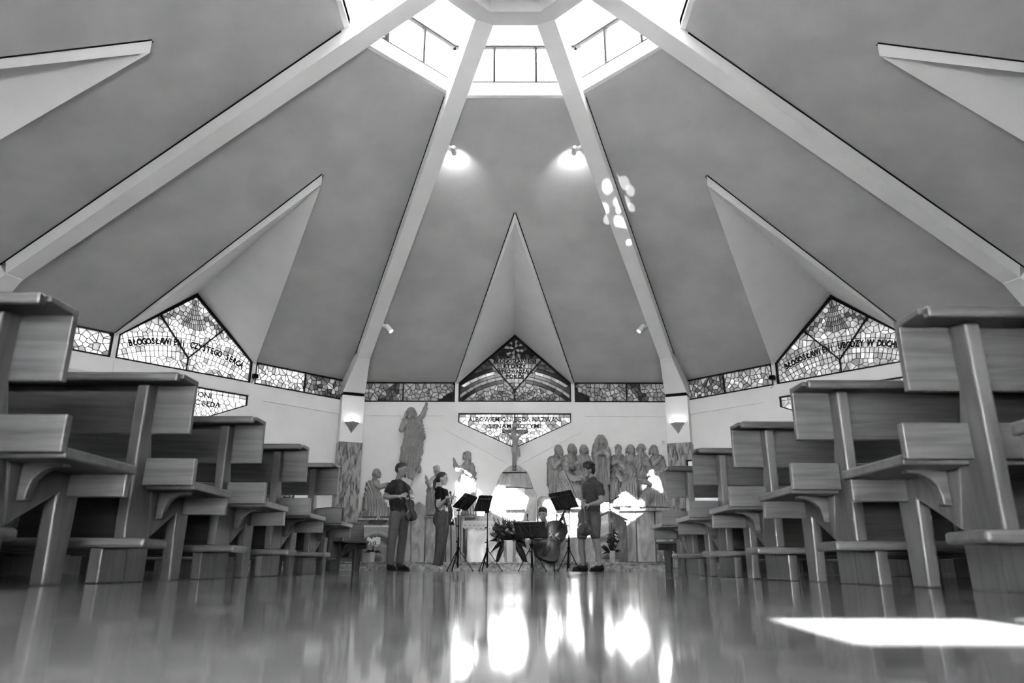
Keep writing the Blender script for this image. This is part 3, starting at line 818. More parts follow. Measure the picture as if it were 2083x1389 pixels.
# ------------------------------------------------------------------ ambo
b0 = at(1241, 1143, 13.75)
am = thing('ambo', 'wedge-shaped banded stone lectern with a sloping top', 'lectern', (b0.x, 13.75, PZ))
def ap_(px, py, Y): v = at(px, py, Y); return (v.x-b0.x, Y-13.75, max(v.z-PZ, 0))
Ff, Lf, Rf = ap_(1241, 1041, 13.75), ap_(1212, 1052, 14.15), ap_(1272, 1060, 14.05)
Bk = (.02, .55, Rf[2])
def wedge(A, B, name, m):
    t = .05
    n = Vector((B[1]-A[1], A[0]-B[0], 0)).normalized()*t
    if n.y < 0: n = -n
    a0 = (A[0], A[1], 0); b0_ = (B[0], B[1], 0)
    v = [a0, b0_, B, A]; v2 = [(p[0]+n.x, p[1]+n.y, p[2]) for p in v]
    return G().add(v+v2, [(0,1,2,3),(7,6,5,4),(0,4,5,1),(1,5,6,2),(2,6,7,3),(3,7,4,0)]).obj(name, m, am)
wedge(Lf, Ff, 'left_face', M['onyx']); wedge(Ff, Rf, 'right_face', M['slab2'])
wedge(Lf, Bk, 'rear_left_face', M['slab2']); wedge(Bk, Rf, 'rear_right_face', M['slab2'])
e = .04
g = G().add([(Ff[0], Ff[1]-e, Ff[2]+.005), (Rf[0]+.05, Rf[1]-e, Rf[2]+.005), (Bk[0], Bk[1], Bk[2]+.03), (Lf[0]-.05, Lf[1]-e, Lf[2]+.005),
             (Ff[0], Ff[1]-e, Ff[2]+.03), (Rf[0]+.05, Rf[1]-e, Rf[2]+.03), (Bk[0], Bk[1], Bk[2]+.055), (Lf[0]-.05, Lf[1]-e, Lf[2]+.03)],
            [(3,2,1,0),(4,5,6,7),(0,1,5,4),(1,2,6,5),(2,3,7,6),(3,0,4,7)])
g.obj('top_slab', M['slab'], am)
G().box(-.16, .17, -.0+.05, .5, 0, .06).obj('plinth', M['slab'], am)
p0 = at(1240.5, 1040, 13.80)
mc = thing('gooseneck_microphone', 'thin gooseneck microphone reaching right above the stone lectern', 'microphone', p0+Vector((0, 0, .035)))
def q_(px, py): v = at(px, py, 13.80)-p0; return (v.x, 0, v.z)
G().lathe([(.03, -.01), (.03, .004), (.008, .012)], 10).obj('base', M['black'], mc)
G().tube([(0, 0, 0), q_(1240, 1030), q_(1240, 1024), q_(1246, 1021), q_(1252, 1018)], .0055, 7).obj('stem', M['black'], mc)
G().rc(q_(1252, 1018), q_(1259, 1014), .012, .014, 10).obj('capsule', M['black'], mc, smooth=True)
G().tube([q_(1240, 1023.5), q_(1217, 1022)], .004, 6).obj('side_arm', M['black'], mc)

# ------------------------------------------------------------------ font at the left with its glass lid
f0 = at(765, 1143, 13.9)
ft = thing('stone_pedestal', 'square pedestal of banded stone with white top slab left of the first violinist', 'pedestal', (f0.x, 13.9, PZ))
def fx(px, py): v = at(px, py, 13.9); return v.x-f0.x, v.z-PZ
xa, za = fx(741, 1072); xb, _ = fx(769, 1072); xc, zt2 = fx(791, 1069)
G().box(xa, xb-.003, 0, .42, 0, za).obj('stone_block', M['onyx'], ft, bevel=.003)
G().box(xb+.003, xc, 0, .42, 0, za).obj('stone_block', M['onyx'], ft, bevel=.003)
G().box(xa-.01, xc+.01, -.012, .43, za, zt2+.004).obj('top_slab', M['pale'], ft, bevel=.003)
M['glass'] = glass_clear('bowl_glass', .86)
x_, _ = fx(765, 1069)
lb = thing('glass_bowl', 'clear glass bowl with a bell-shaped lid on the banded stone pedestal', 'bowl', (f0.x+x_, 14.1, PZ+zt2+.006))
G().lathe([(.05, 0), (.10, .02), (.15, .06), (.165, .10), (.155, .11), (.14, .07), (.09, .03), (.03, .012)], 24).obj('bowl_body', M['glass'], lb, smooth=True)
G().lathe([(.06, .10), (.045, .12), (.028, .16), (.012, .19), (.005, .21), (.004, .235)], 18).obj('lid', M['chrome'], lb, smooth=True)
cb0 = at(722, 1143, 14.35)
cb = thing('slatted_cabinet', 'low wooden cabinet with fine horizontal boards behind the left side pews', 'cabinet', (cb0.x, 14.35, PZ))
xa = at(697, 1062, 14.35).x-cb0.x; xb = at(746, 1062, 14.35).x-cb0.x; zt3 = at(722, 1062, 14.35).z-PZ
M['board'] = mat('light_board', .07, .5, .13, 6, stretch=(.6, 6, 8), detail=6, dist=.6)
G().box(xa+.01, xb-.01, .02, .35, 0, zt3-.01).obj('carcass', M['board'], cb)
nb = 14
for i in range(nb):
    G().box(xa, xb, 0, .018, zt3*i/nb+.002, zt3*(i+1)/nb-.003).obj('board', M['board'], cb, bevel=.002)

# ------------------------------------------------------------------ flowers
M['pot'] = mat('white_ceramic', .5, .3)
M['leaf'] = mat('dark_leaf', .006, .5, .02, 12, spec=.2)
M['petal'] = mat('white_petal', .85, .6)
M['petald'] = mat('mid_petal', .03, .6, .12, 20)
M['petalm'] = mat('pale_petal', .2, .6, .35, 20)
def leaf(g, p, d, L, w, droop=.4, up=Vector((0, -1, .45))):
    p = Vector(p); d = Vector(d).normalized(); s = d.cross(up)
    s = s.normalized() if s.length > .01 else Vector((1, 0, 0))
    n = 6; row = []
    for i in range(n+1):
        t = i/n; c = p+d*L*t-Vector((0, 0, droop*L*t*t)); ww = w*sin(pi*min(.97, max(.06, t**.75)))/2
        g.v += [tuple(c-s*ww), tuple(c+s*ww+Vector((0, 0, 0)))]; row.append(len(g.v)-2)
    b = len(g.v)
    for i in range(n):
        a = row[i]; g.f.append((a, a+1, a+3, a+2))
    return g
def leaf_obj(root, p, d, L, w, droop, m):
    g = leaf(G(), p, d, L, w, droop); me = g.mesh('leaf'); o = link_mesh('leaf', me, m, root, True)
    so = o.modifiers.new('s', 'SOLIDIFY'); so.thickness = .003; return o
# orchid pot at the left
p0 = at(757, 1142, 13.60); p0.z = PZ
t = thing('orchid_pot', 'white orchid in a small square white pot at the left of the step', 'plant', p0)
G().lathe([(.045, 0), (.062, .17), (.054, .17), (.05, .15)], 4).obj('pot', M['pot'], t).rotation_euler = (0, 0, rad(45))
G().lathe([(.046, .14), (.046, .152)], 4).obj('soil', M['leaf'], t).rotation_euler = (0, 0, rad(45))
rr = random.Random(3)
for i in range(9):
    a = i*2.4; leaf_obj(t, (0, 0, .15), (cos(a), .4*sin(a), .55), .17+.04*rr.random(), .035, .45, M['leaf'])
for i in range(4):
    a = i*1.57+.4; G().tube([(0, 0, .15), (.02*cos(a), .02*sin(a), .25), (.06*cos(a), .05*sin(a), .36)], .004, 6).obj('stem', M['leaf'], t)
for i in range(16):
    x, y, z = rr.uniform(-.10, .10), rr.uniform(-.05, .05), .34+rr.uniform(-.04, .09)
    z -= abs(x)*.35; g = G()
    for q in range(5):
        a = 2*pi*q/5+rr.random(); g.ell((x+.022*cos(a), y-.006, z+.022*sin(a)), (.019, .007, .016), 7, 5)
    g.obj('blossom', M['petal'], t, smooth=True)
# large bouquet in the middle
def bouquet(name, label, px, Yb, vase, vmat_n, spikes, blooms, leaves, seed, scale=1.0):
    p0 = at(px, 1142, Yb); p0.z = PZ
    t = thing(name, label, 'flowers', p0); rr = random.Random(seed)
    h, rb, rt = vase
    G().lathe([(rb, 0), (rb*1.02, .01), (rt, h), (rt-.012, h), (rb-.012, .03)], vmat_n).obj('vase', M['pot'], t, smooth=vmat_n > 8)
    def pt(x, y): v = at(x, y, Yb)-p0; return v
    for (x, y, ln) in spikes:
        tip = pt(x, y)+Vector((0, rr.uniform(-.06, .06), 0)); root = Vector((tip.x*.15, 0, h-.03))
        mid = (tip+root)/2+Vector((tip.x*.12, 0, .02))
        G().tube([root, mid, tip], .004, 5).obj('stem', M['leaf'], t)
        g = G(); nb = int(ln/.016)
        for i in range(nb):
            q = i/nb; c = tip.lerp(mid, min(1, q*ln/max(.05, (tip-mid).length))); s = .007+.016*q; a = i*2.4
            g.ell((c.x+s*cos(a)*.8, c.y+s*sin(a)*.8, c.z), (s*.75, s*.75, .012), 6, 4)
        g.obj('flower_spike', M['petald'] if rr.random() < .55 else M['leaf'], t)
    for (x, y, r_, m_) in blooms:
        c = pt(x, y)+Vector((0, rr.uniform(-.12, .08), 0)); g = G()
        for q in range(14):
            u, v = rr.uniform(-1, 1), rr.uniform(0, 2*pi); w = math.sqrt(1-u*u)
            g.ell((c.x+r_*.6*w*cos(v), c.y+r_*.6*w*sin(v), c.z+r_*.6*u), (r_*.42, r_*.42, r_*.34), 6, 4)
        g.obj('bloom', m_, t, smooth=True)
        G().tube([Vector((c.x*.2, 0, h-.03)), (c+Vector((c.x*.1, 0, -.02)))*.6+Vector((0, 0, h*.3)), c], .004, 5).obj('stem', M['leaf'], t)
    for (x, y, L, w, dr) in leaves:
        c = pt(x, y); base = Vector((max(-rt, min(rt, c.x*.4)), rr.uniform(-.05, .0), h-.02)); d = c-base
        leaf_obj(t, base, d, L, w, dr, M['leaf'])
    return t
rr = random.Random(8)
sp = [(1012, 1055, .16), (1022, 1045, .22), (1031, 1044, .24), (1036, 1038, .28), (1042, 1043, .24), (1050, 1041, .26), (1057, 1054, .14), (1003, 1052, .14), (1046, 1050, .2), (1027, 1052, .2)]
bl = []
for i in range(80):
    x = 1037+rr.gauss(0, 16); y = 1084+rr.gauss(0, 10)-(abs(x-1037) < 14)*4
    x = max(1002, min(1066, x)); y = max(1062, min(1102, y))
    bl.append((x, y, rr.uniform(.028, .046), rr.choice((M['leaf'], M['petald'], M['leaf'], M['petalm'], M['petald']))))
bl += [(1001, 1086, .05, M['petald']), (1007, 1075, .055, M['petald']), (1010, 1068, .045, M['leaf'])]
lv = [(1016, 1118, .36, .10, .75), (1062, 1115, .38, .11, .8), (1020, 1112, .30, .09, .8), (1054, 1112, .30, .09, .7), (1030, 1108, .16, .05, .9), (1042, 1110, .17, .05, .9), (1008, 1095, .30, .06, .3), (1068, 1090, .30, .06, .2), (1024, 1070, .34, .06, .0), (1050, 1070, .34, .06, .0), (1014, 1104, .3, .10, .5), (1064, 1102, .3, .10, .5), (1018, 1078, .3, .07, .0), (1056, 1078, .3, .07, .0), (1037, 1062, .36, .06, 0), (1006, 1088, .28, .07, .1)]
bouquet('flower_vase', 'tall bouquet of flower spikes and dark leaves in a large tapered white vase', 1037, 13.72, (.385, .093, .128), 6, sp, bl, lv, 21)
rr = random.Random(18)
bl = [(1247+rr.gauss(0, 7), 1100+rr.gauss(0, 8), rr.uniform(.02, .034), rr.choice((M['leaf'], M['petald'], M['petalm'], M['leaf']))) for i in range(30)]
bl += [(1252+rr.uniform(-3, 4), 1088+rr.uniform(-6, 14), .018, M['petal']) for i in range(8)]
bouquet('small_flower_vase', 'small dark bouquet in a narrow white vase before the stone lectern', 1246, 13.62, (.205, .045, .058), 16,
        [(1243, 1064, .26), (1254, 1082, .14), (1236, 1086, .12), (1248, 1076, .16)], bl,
        [(1230, 1112, .22, .08, .3), (1232, 1120, .20, .07, .5), (1238, 1122, .16, .06, .7), (1256, 1118, .16, .05, .4), (1228, 1106, .2, .05, .2)], 31)
# wall socket with plug
p0 = at(1355, 1137, 14.965)
t = thing('wall_socket', 'white double wall socket with a plugged-in cable at the right end of the stone dado', 'socket', p0)
G().box(-.055, .055, -.012, 0, 0, .062).obj('plate', M['white'], t, bevel=.004)
G().box(-.038, -.012, -.04, -.012, .018, .044).obj('plug', M['black'], t, bevel=.004)
G().tube([(-.025, -.035, .02), (-.02, -.05, -.03), (-.005, -.045, -.06), (.03, -.03, -.075)], .005, 6).obj('cable', M['black'], t)
p0 = at(1349.5, 903, 15.32)
t = thing('junction_box', 'small white cable box at the inner edge of the front right pillar', 'box', p0)
G().box(-.03, .03, -.03, .02, 0, .085).obj('box_body', M['white'], t, bevel=.004)
G().box(-.02, .02, -.034, -.03, .02, .065).obj('cover', M['pale'], t)
# crucifix on the wall
def crucifix():
    Y = 14.80
    b = at(1046.5, 956, Y)
    t = thing('crucifix', 'wooden crucifix hanging before the lower stained glass window', 'crucifix', b)
    def w(px, py, dy=0): v = at(px, py, Y)-b; return Vector((v.x, dy, v.z))
    M['crosswood'] = mat('cross_wood', .04, .5, .09, 5, stretch=(6, 6, .8))
    G().box(w(1042, 0).x*0+w(1042.5, 900).x, w(1050.5, 900).x, 0, .05, 0, w(1046, 857).z).obj('upright', M['crosswood'], t, bevel=.004)
    G().box(w(1021, 880).x, w(1074, 880).x, -.01, .05, w(1046, 881).z, w(1046, 873.5).z).obj('crossbar', M['crosswood'], t, bevel=.004)
    G().box(w(1042.8, 860).x, w(1050.2, 860).x, -.02, .0, w(1046, 869).z, w(1046, 860).z).obj('title_board', M['statue'], t, bevel=.003)
    g = G(); rc = g.rc; y = -.075
    def L(a, b_, r0, r1): rc(a, b_, r0, r1, 10)
    L(w(1047, 893, y), w(1048, 908, y), .062, .05); L(w(1048, 908, y), w(1049, 918, y), .05, .058)
    L(w(1049, 918, y), w(1046, 931, y-.03), .045, .035); L(w(1046, 931, y-.03), w(1046.5, 944, y+.02), .032, .022)
    L(w(1050, 918, y), w(1049, 931, y-.03), .045, .035); L(w(1049, 931, y-.03), w(1047.5, 944, y+.02), .032, .022)
    L(w(1046.5, 943, y+.02), w(1046.5, 948, y-.01), .022, .016)
    for s, hx in ((-1, 1025), (1, 1070)):
        L(w(1047+s*6, 891, y), w(1047+s*13, 885, y), .03, .024); L(w(1047+s*13, 885, y), w(hx, 876, y+.02), .022, .016)
        L(w(hx, 876, y+.03), w(hx+s*1.0, 874, y+.02), .018, .014)
        for q in (-.012, -.004, .004, .012): rc(w(hx+s*1.0, 874, y+.02)+Vector((q, 0, 0)), w(hx+s*1.0, 874, y+.0)+Vector((q*1.4+s*.01, 0, .028)), .006, .005, 6)
    h = w(1045.5, 884, y-.04)
    g.ell(h, (.044, .05, .058)); g.ell(h+Vector((-.004, -.045, -.005)), (.01, .014, .016)); g.ell(h+Vector((0, -.01, -.055)), (.03, .032, .035)); L(w(1047, 891, y), h, .03, .03)
    me = bake(g.mesh('corpus'), [('REMESH', dict(mode='VOXEL', voxel_size=.008)), ('SMOOTH', dict(factor=.5, iterations=3))])
    c = link_mesh('corpus', me, M['statue'], t, True)
    g = G().ell(h+Vector((.004, .015, .012)), (.05, .05, .056))
    for a in range(7): rc2 = g.rc(h+Vector((.035*cos(a), .02, .0)), h+Vector((.05*cos(a), .03, -.085)), .014, .008, 6)
    for i in range(18):
        a = 2*pi*i/18; g.rc(h+Vector((.05*cos(a), .05*sin(a), .03)), h+Vector((.05*cos(a+.5), .05*sin(a+.5), .042)), .007, .006, 5)
    link_mesh('hair_and_thorns', bake(g.mesh('h'), [('REMESH', dict(mode='VOXEL', voxel_size=.007)), ('SMOOTH', dict(factor=.5, iterations=1))]), M['statue'], c, True)
    g = G()
    c0 = w(1048.5, 912, y); 
    for i in range(7): g.rc(c0+Vector((-.06, -.02, -.012*i)), c0+Vector((.065, -.03, -.055-.012*i)), .026, .026, 8)
    g.rc(c0+Vector((.06, -.02, -.02)), c0+Vector((.085, -.02, -.17)), .03, .018, 8)
    link_mesh('loincloth', bake(g.mesh('l'), [('REMESH', dict(mode='VOXEL', voxel_size=.008)), ('SMOOTH', dict(factor=.5, iterations=2))]), M['statue'], c, True)
crucifix()
# poster at the left, white board at the right
Mi = FM(7)
t = thing('concert_poster', 'dark poster lettered in white script on the front left wall behind the pews', 'poster')
t.matrix_world = Mi @ Matrix.Translation((2.02, AW-.035, .80))
G().box(-.37, .37, -.012, 0, 0, .75).obj('sheet', mat('poster_dark', .012, .4), t)
g = G(); vs, fs = text_mesh('muzyczny', .115, .001, .9, 0, .25); g.add([(v[0]+.13, -.0135-v[2], v[1]+.575) for v in vs], fs)
g.obj('lettering', M['white'], t)
Mi = FM(1)
t = thing('notice_board', 'white notice board in a black frame beside the front right pillar', 'notice board')
t.matrix_world = Mi @ Matrix.Translation((-2.45, AW-.5, 0))
G().box(-.62, .62, 0, .02, .62, 2.12).obj('board_panel', M['white'], t)
for x in (-.64, .61): G().box(x, x+.03, -.01, .03, .0, 2.15).obj('frame_upright', M['black'], t)
for z in (.60, 2.12): G().box(-.62, .62, -.01, .03, z, z+.03).obj('frame_rail', M['black'], t)
for x in (-.625, .625): G().box(x-.02, x+.02, -.2, .2, 0, .03).obj('foot', M['black'], t)
# ------------------------------------------------------------------ carved figures
def smooth_path(vals, n):
    """Catmull-Rom through tuples"""
    out = []; k = len(vals)
    for i in range(n+1):
        t = i/n*(k-1); j = min(int(t), k-2); u = t-j
        p0, p1, p2, p3 = vals[max(j-1, 0)], vals[j], vals[j+1], vals[min(j+2, k-1)]
        out.append(tuple(.5*((2*b)+(-a+c)*u+(2*a-5*b+4*c-d)*u*u+(-a+3*b-3*c+d)*u**3) for a, b, c, d in zip(p0, p1, p2, p3)))
    return out
def drape(me, keep, amp=.011, lam=.075, alpha=20, seed=0, zlo=None):
    """cut sharp folds into the cloth of a figure, leaving the kept balls (heads, hands) smooth"""
    n = len(me.vertices); co = np.empty(n*3); me.vertices.foreach_get('co', co); co = co.reshape(-1, 3)
    nr = np.empty(n*3); me.vertices.foreach_get('normal', nr); nr = nr.reshape(-1, 3)
    a = rad(alpha*.5); rngs = np.random.RandomState(seed); ph = rngs.rand(4)*6
    zz = co[:, 2]; xx = co[:, 0]+.6*co[:, 1]
    top = zz.max(); h = top-zz.min()
    q = np.clip((zz-zz.min())/h, 0, 1)
    nz = lambda fx, fz, k: .5+.5*np.sin(fx*xx+fz*zz+ph[k])*np.sin(.7*fz*zz-.6*fx*xx+ph[(k+1)%4])
    def ridge(p): return 1-2*np.abs(np.sin(p))**.75
    wob = 1.1*np.sin(zz*4.1+ph[0])+.8*np.sin(xx*7+zz*3+ph[1])
    pv = xx*pi/(lam*1.15)+wob+.5*np.sin(zz*9+ph[2])
    ca, sa = np.cos(a*(.7+.5*nz(3, 4, 2))), np.sin(a*(.7+.5*nz(3, 4, 2)))
    pd = (xx*ca+zz*sa)*pi/lam+1.3*wob
    up = np.clip((q-.25)/.35, 0, 1)
    d = amp*((1-up)*ridge(pv)*(.45+.7*nz(5, 3, 0))+up*ridge(pd)*(.25+.95*nz(7, 6, 1)))
    m = np.ones(n)
    for c, r in keep[:]:
        if r < 0:
            q = np.sqrt(((co-np.array(c))**2).sum(1)); m *= .3+.7*np.clip((q+r)/(.3*-r), 0, 1); continue
        q = np.sqrt(((co-np.array(c))**2).sum(1)); m *= np.clip((q-r)/(.4*r+.01), 0, 1)
    co += nr*(d*m)[:, None]
    me.vertices.foreach_set('co', co.ravel()); me.update()
def dent(me, balls):
    n = len(me.vertices); co = np.empty(n*3); me.vertices.foreach_get('co', co); co = co.reshape(-1, 3)
    nr = np.empty(n*3); me.vertices.foreach_get('normal', nr); nr = nr.reshape(-1, 3)
    for c, r, d in balls:
        q = np.sqrt(((co-np.array(c))**2).sum(1)); co -= nr*(d*np.clip(1-q/r, 0, 1)**1.2)[:, None]
    me.vertices.foreach_set('co', co.ravel()); me.update()
def small_hand(g, p, d, s=1.0, up=Vector((0, 0, 1))):
    p = Vector(p); d = Vector(d).normalized(); w = d.cross(up)
    w = w.normalized() if w.length > .05 else Vector((1, 0, 0))
    g.rc(p, p+d*.05*s, .026*s, .03*s, 8)
    for i, q in enumerate((-.024, -.008, .008, .024)):
        L = (.055, .064, .06, .048)[i]*s; a = p+d*.06*s+w*q*s
        g.rc(a, a+d*L*.6+Vector((0, 0, -.006*s)), .009*s, .008*s, 6); g.rc(a+d*L*.6+Vector((0, 0, -.006*s)), a+d*L+Vector((0, -.004, -.02*s)), .008*s, .006*s, 6)
    g.rc(p+d*.02*s+w*.026*s, p+d*.06*s+w*.05*s, .010*s, .008*s, 6)
def statue(label, base, spine, head, arms=(), blobs=(), Y=15.19, hair='long', beard=1, alpha=20, seed=0, depth=.62, tilt=0, amp=.024, rymax=.16, group='carved relief figures'):
    """spine: (px, py, half width px) neck->hem; head: (px, py, r px, facing deg)"""
    b = at(base[0], base[1], Y); sc = (at(1001, 950, Y)-at(1000, 950, Y)).x
    def w(px, py, dy=0): v = at(px, py, Y)-b; return Vector((v.x, dy, v.z))
    g = G(); keep = []
    secs = [(w(x, y).x, w(x, y).z, hw*sc) for x, y, hw in spine]
    path = smooth_path(secs, 46); rr = random.Random(seed); ph = [rr.random()*6 for _ in range(4)]; nf = rr.choice((9, 10, 11)); n = 84; base_i = len(g.v)
    for i, (x, z, r) in enumerate(path):
        t = i/46; A = .02+.075*t; r = max(r, .02)
        for j in range(n):
            q = 2*pi*j/n
            f = 1+A*(sin(nf*q+ph[0]+2.2*t)+.6*sin(1.9*nf*q/1.0+ph[1]-1.5*t))
            ry = max(.08, min(rymax, r*depth))
            g.v.append((x+r*f*cos(q), ry*f*sin(q), z))
    for i in range(46):
        for j in range(n):
            a = base_i+i*n+j; c = base_i+i*n+(j+1)%n; g.f.append((a, a+n, c+n, c))
    g.f.append(tuple(base_i+j for j in range(n))); g.f.append(tuple(base_i+46*n+j for j in range(n-1, -1, -1)))
    for bl in blobs:
        x0, y0, r0, x1, y1, r1 = bl[:6]; d0 = bl[6] if len(bl) > 6 else -.03; d1 = bl[7] if len(bl) > 7 else d0
        g.rc(w(x0, y0, d0), w(x1, y1, d1), r0*sc, r1*sc, 16)
    for arm in arms:
        (x0, y0), (x1, y1), (x2, y2) = arm[:3]; dy = arm[3] if len(arm) > 3 else -.12
        s_, e_, h_ = w(x0, y0, -.04), w(x1, y1, dy*.8), w(x2, y2, dy)
        g.rc(s_, e_, .062, .056, 12); g.rc(e_, e_.lerp(h_, .82), .056, .046, 12); g.rc(e_.lerp(h_, .5)+Vector((0, 0, -.01)), e_.lerp(h_, .86)+Vector((0, 0, -.025)), .05, .05, 10)
        dv = arm[4] if len(arm) > 4 else (h_-e_)
        for q in (.25, .6, .95): keep.append((s_.lerp(e_, q), -.085)); keep.append((e_.lerp(h_, q), -.08))
        small_hand(g, h_, dv, 1.1); keep.append((h_+Vector(dv).normalized()*.06, .07))
    hx, hy, hr, fd = head; c = w(hx, hy, -.05); R = hr*sc; fa = rad(fd)
    D = Vector((sin(fa), -cos(fa), -.12+tilt)).normalized(); S = Vector((cos(fa), sin(fa), 0)); U = Vector((0, 0, 1))
    rot = Euler((0, 0, fa)).to_quaternion()
    g.rc(w(spine[0][0], spine[0][1], -.03), c-U*R*.3, R*.62, R*.55, 10)
    g.ell(c+U*R*.08, (R*.74, R*.86, R*.95), 18, 12, rot); g.ell(c+D*R*.30-U*R*.42, (R*.55, R*.52, R*.55), 12, 8, rot)
    g.rc(c+D*R*.78+U*R*.22, c+D*R*1.0-U*R*.10, R*.10, R*.15, 8)                 # nose
    g.rc(c+D*R*.76+S*R*.42+U*R*.30, c+D*R*.80-S*R*.42+U*R*.30, R*.10, R*.10, 8)     # brow ridge
    g.rc(c+D*R*.76+S*R*.16-U*R*.36, c+D*R*.76-S*R*.16-U*R*.36, R*.07, R*.07, 6)
    if beard:
        L = {1: .95, 2: 1.5}[beard]
        g.rc(c+D*R*.52-U*R*.62, c+D*R*.62-U*R*L, R*.42, R*.20, 10)
        for q in (-.25, .25): g.rc(c+D*R*.5+S*R*q*1.5-U*R*.45, c+D*R*.62+S*R*q*.6-U*R*(L-.05), R*.24, R*.10, 8)
    if hair in ('long', 'short', 'veil'):
        g.ell(c-D*R*.18+U*R*.26, (R*.88, R*.90, R*.86), 16, 10, rot)
        lk = {'long': (1.15, 13), 'short': (.45, 9), 'veil': (1.9, 17)}[hair]
        for i in range(lk[1]):
            a = rad(55+250*i/(lk[1]-1)); dv = D*cos(a)+S*sin(a)
            p0 = c+dv*R*.82+U*R*.25; p1 = c+dv*R*(.98+.06*sin(i*2.1))-U*R*lk[0]*(.8+.2*sin(i*1.7)); pm = (p0+p1)/2+dv*R*.12*(1 if i % 2 else .4)
            g.rc(p0, pm, R*.20, R*.22, 6); g.rc(pm, p1, R*.22, R*.12, 6)
        if hair == 'veil':
            for s_ in (-1, 1):
                g.rc(c+U*R*.85+S*s_*R*.3, c+S*s_*R*.98, R*.35, R*.32, 10); g.rc(c+S*s_*R*.98, c+S*s_*R*1.35-U*R*2.2, R*.32, R*.5, 10)
    elif hair == 'fringe':
        for i in range(9):
            a = rad(70+220*i/8); dv = D*cos(a)+S*sin(a); g.rc(c+dv*R*.74+U*R*.1, c+dv*R*.82-U*R*.5, R*.17, R*.12, 6)
    me = bake(g.mesh('figure'), [('REMESH', dict(mode='VOXEL', voxel_size=.0078)), ('SMOOTH', dict(factor=.5, iterations=2))])
    keep.append((c, R*1.45 if hair != 'veil' else R*1.1))
    drape(me, keep, amp, .052, alpha, seed); dent(me, [(c+D*R*.72+S*q*R*.30+U*R*.08, R*.24, R*.16) for q in (-1, 1)]+[(c+D*R*.80-U*R*.30, R*.12, R*.05)])
    o = link_mesh('carved_figure', me, M['statue'], None, True); o.location = b
    return tag(o, label, 'statue', group)
statue('carved figure of the risen Christ high on the left wall with one arm raised', (838, 972), [(838, 849, 9), (838, 855, 15), (842, 870, 18), (842, 890, 20), (838, 915, 22), (834, 938, 20), (836, 948, 15)],
       (836, 841, 11.5, -10), [((848, 858), (861, 846), (868, 829), -.14, (.15, 0, 1)), ((825, 858), (818, 876), (822, 862), -.16, (.2, -.2, 1))],
       [(852, 862, 9, 862, 890, 5, -.02), (832, 940, 8, 834, 958, 5, -.08, -.10), (842, 940, 8, 838, 966, 5, -.05, -.10), (834, 958, 5, 833, 972, 3.5, -.10, -.14), (838, 966, 5, 839, 975, 3.5, -.1, -.16), (846, 942, 9, 851, 958, 5, .0)],
       Y=15.15, alpha=-60, seed=1, amp=.02)
statue('carved bearded apostle kneeling at the far left and reaching right', (760, 1053), [(762, 976, 7), (760, 982, 12), (758, 1000, 14), (764, 1022, 19), (768, 1040, 26), (768, 1052, 31)],
       (768, 963, 8.5, 75), [((765, 984), (775, 992), (787, 987), -.14)], [(752, 985, 8, 745, 1035, 9, .02), (748, 1040, 9, 733, 1050, 4, -.02)], alpha=35, seed=2)
statue('carved balding apostle lifting his hands, half hidden behind the woman violinist', (880, 1049), [(889, 968, 7), (886, 974, 11), (882, 990, 12), (880, 1012, 13), (880, 1035, 14), (880, 1048, 15)],
       (889, 955, 8.5, -60), [((882, 975), (875, 988), (870, 978), -.14, (-.3, -.1, 1))], (), hair='fringe', alpha=-30, seed=3, tilt=.5)
statue('carved long-haired apostle looking up with open raised hand, next to the centre stone', (953, 1049), [(951, 940, 7), (952, 946, 12), (954, 962, 14), (953, 985, 14.5), (953, 1010, 14.5), (954, 1035, 15), (954, 1048, 16)],
       (950, 927, 9, -55), [((945, 950), (931, 956), (926, 943), -.14, (-.25, -.1, 1)), ((960, 950), (958, 966), (948, 957), -.15, (-1, -.2, .3))], (), alpha=-50, seed=4, tilt=.6, beard=0)
GL_ = 'carved relief figures'
statue('carved bowed apostle with clasped hands, leftmost of the right-hand relief', (1130, 1030), [(1131, 928, 8), (1128, 933, 13), (1128, 950, 15), (1129, 975, 16), (1131, 1000, 14.5), (1133, 1030, 16)],
       (1137, 916, 9.2, 55), [((1124, 936), (1127, 952), (1138, 938), -.16, (.5, -.2, .8))], (), alpha=40, seed=5, tilt=-.35)
statue('carved long-haired apostle second from left in the right-hand relief', (1162, 1030), [(1162, 924, 8), (1160, 929, 13), (1160, 950, 14), (1161, 980, 13.5), (1162, 1005, 14), (1162, 1030, 15)],
       (1164, 913, 9.2, 50), [((1152, 932), (1155, 950), (1167, 952), -.15)], (), alpha=50, seed=6)
statue('carved young apostle directly left of the veiled woman', (1189, 1030), [(1188, 925, 8), (1188, 930, 13), (1189, 950, 15.5), (1190, 980, 15), (1190, 1005, 14), (1190, 1030, 15)],
       (1188, 914.5, 9, 45), [((1180, 934), (1176, 950), (1184, 958), -.15)], (), alpha=5, seed=7, beard=0)
statue('carved veiled woman praying, tallest figure of the right-hand relief', (1222, 1030), [(1222, 906, 9), (1222, 912, 15), (1223, 925, 19), (1223, 942, 17), (1223, 970, 16), (1222, 1000, 15), (1222, 1030, 16)],
       (1221.5, 896, 10, 0), [((1209, 917), (1211, 928), (1221, 920), -.22, (.15, -.15, 1)), ((1235, 917), (1235, 928), (1225, 920), -.22, (-.15, -.15, 1))],
       [(1213, 930, 6, 1208, 985, 3, -.16, -.1), (1234, 930, 6, 1238, 985, 3, -.16, -.1)], hair='veil', beard=0, alpha=0, seed=8, Y=15.15)
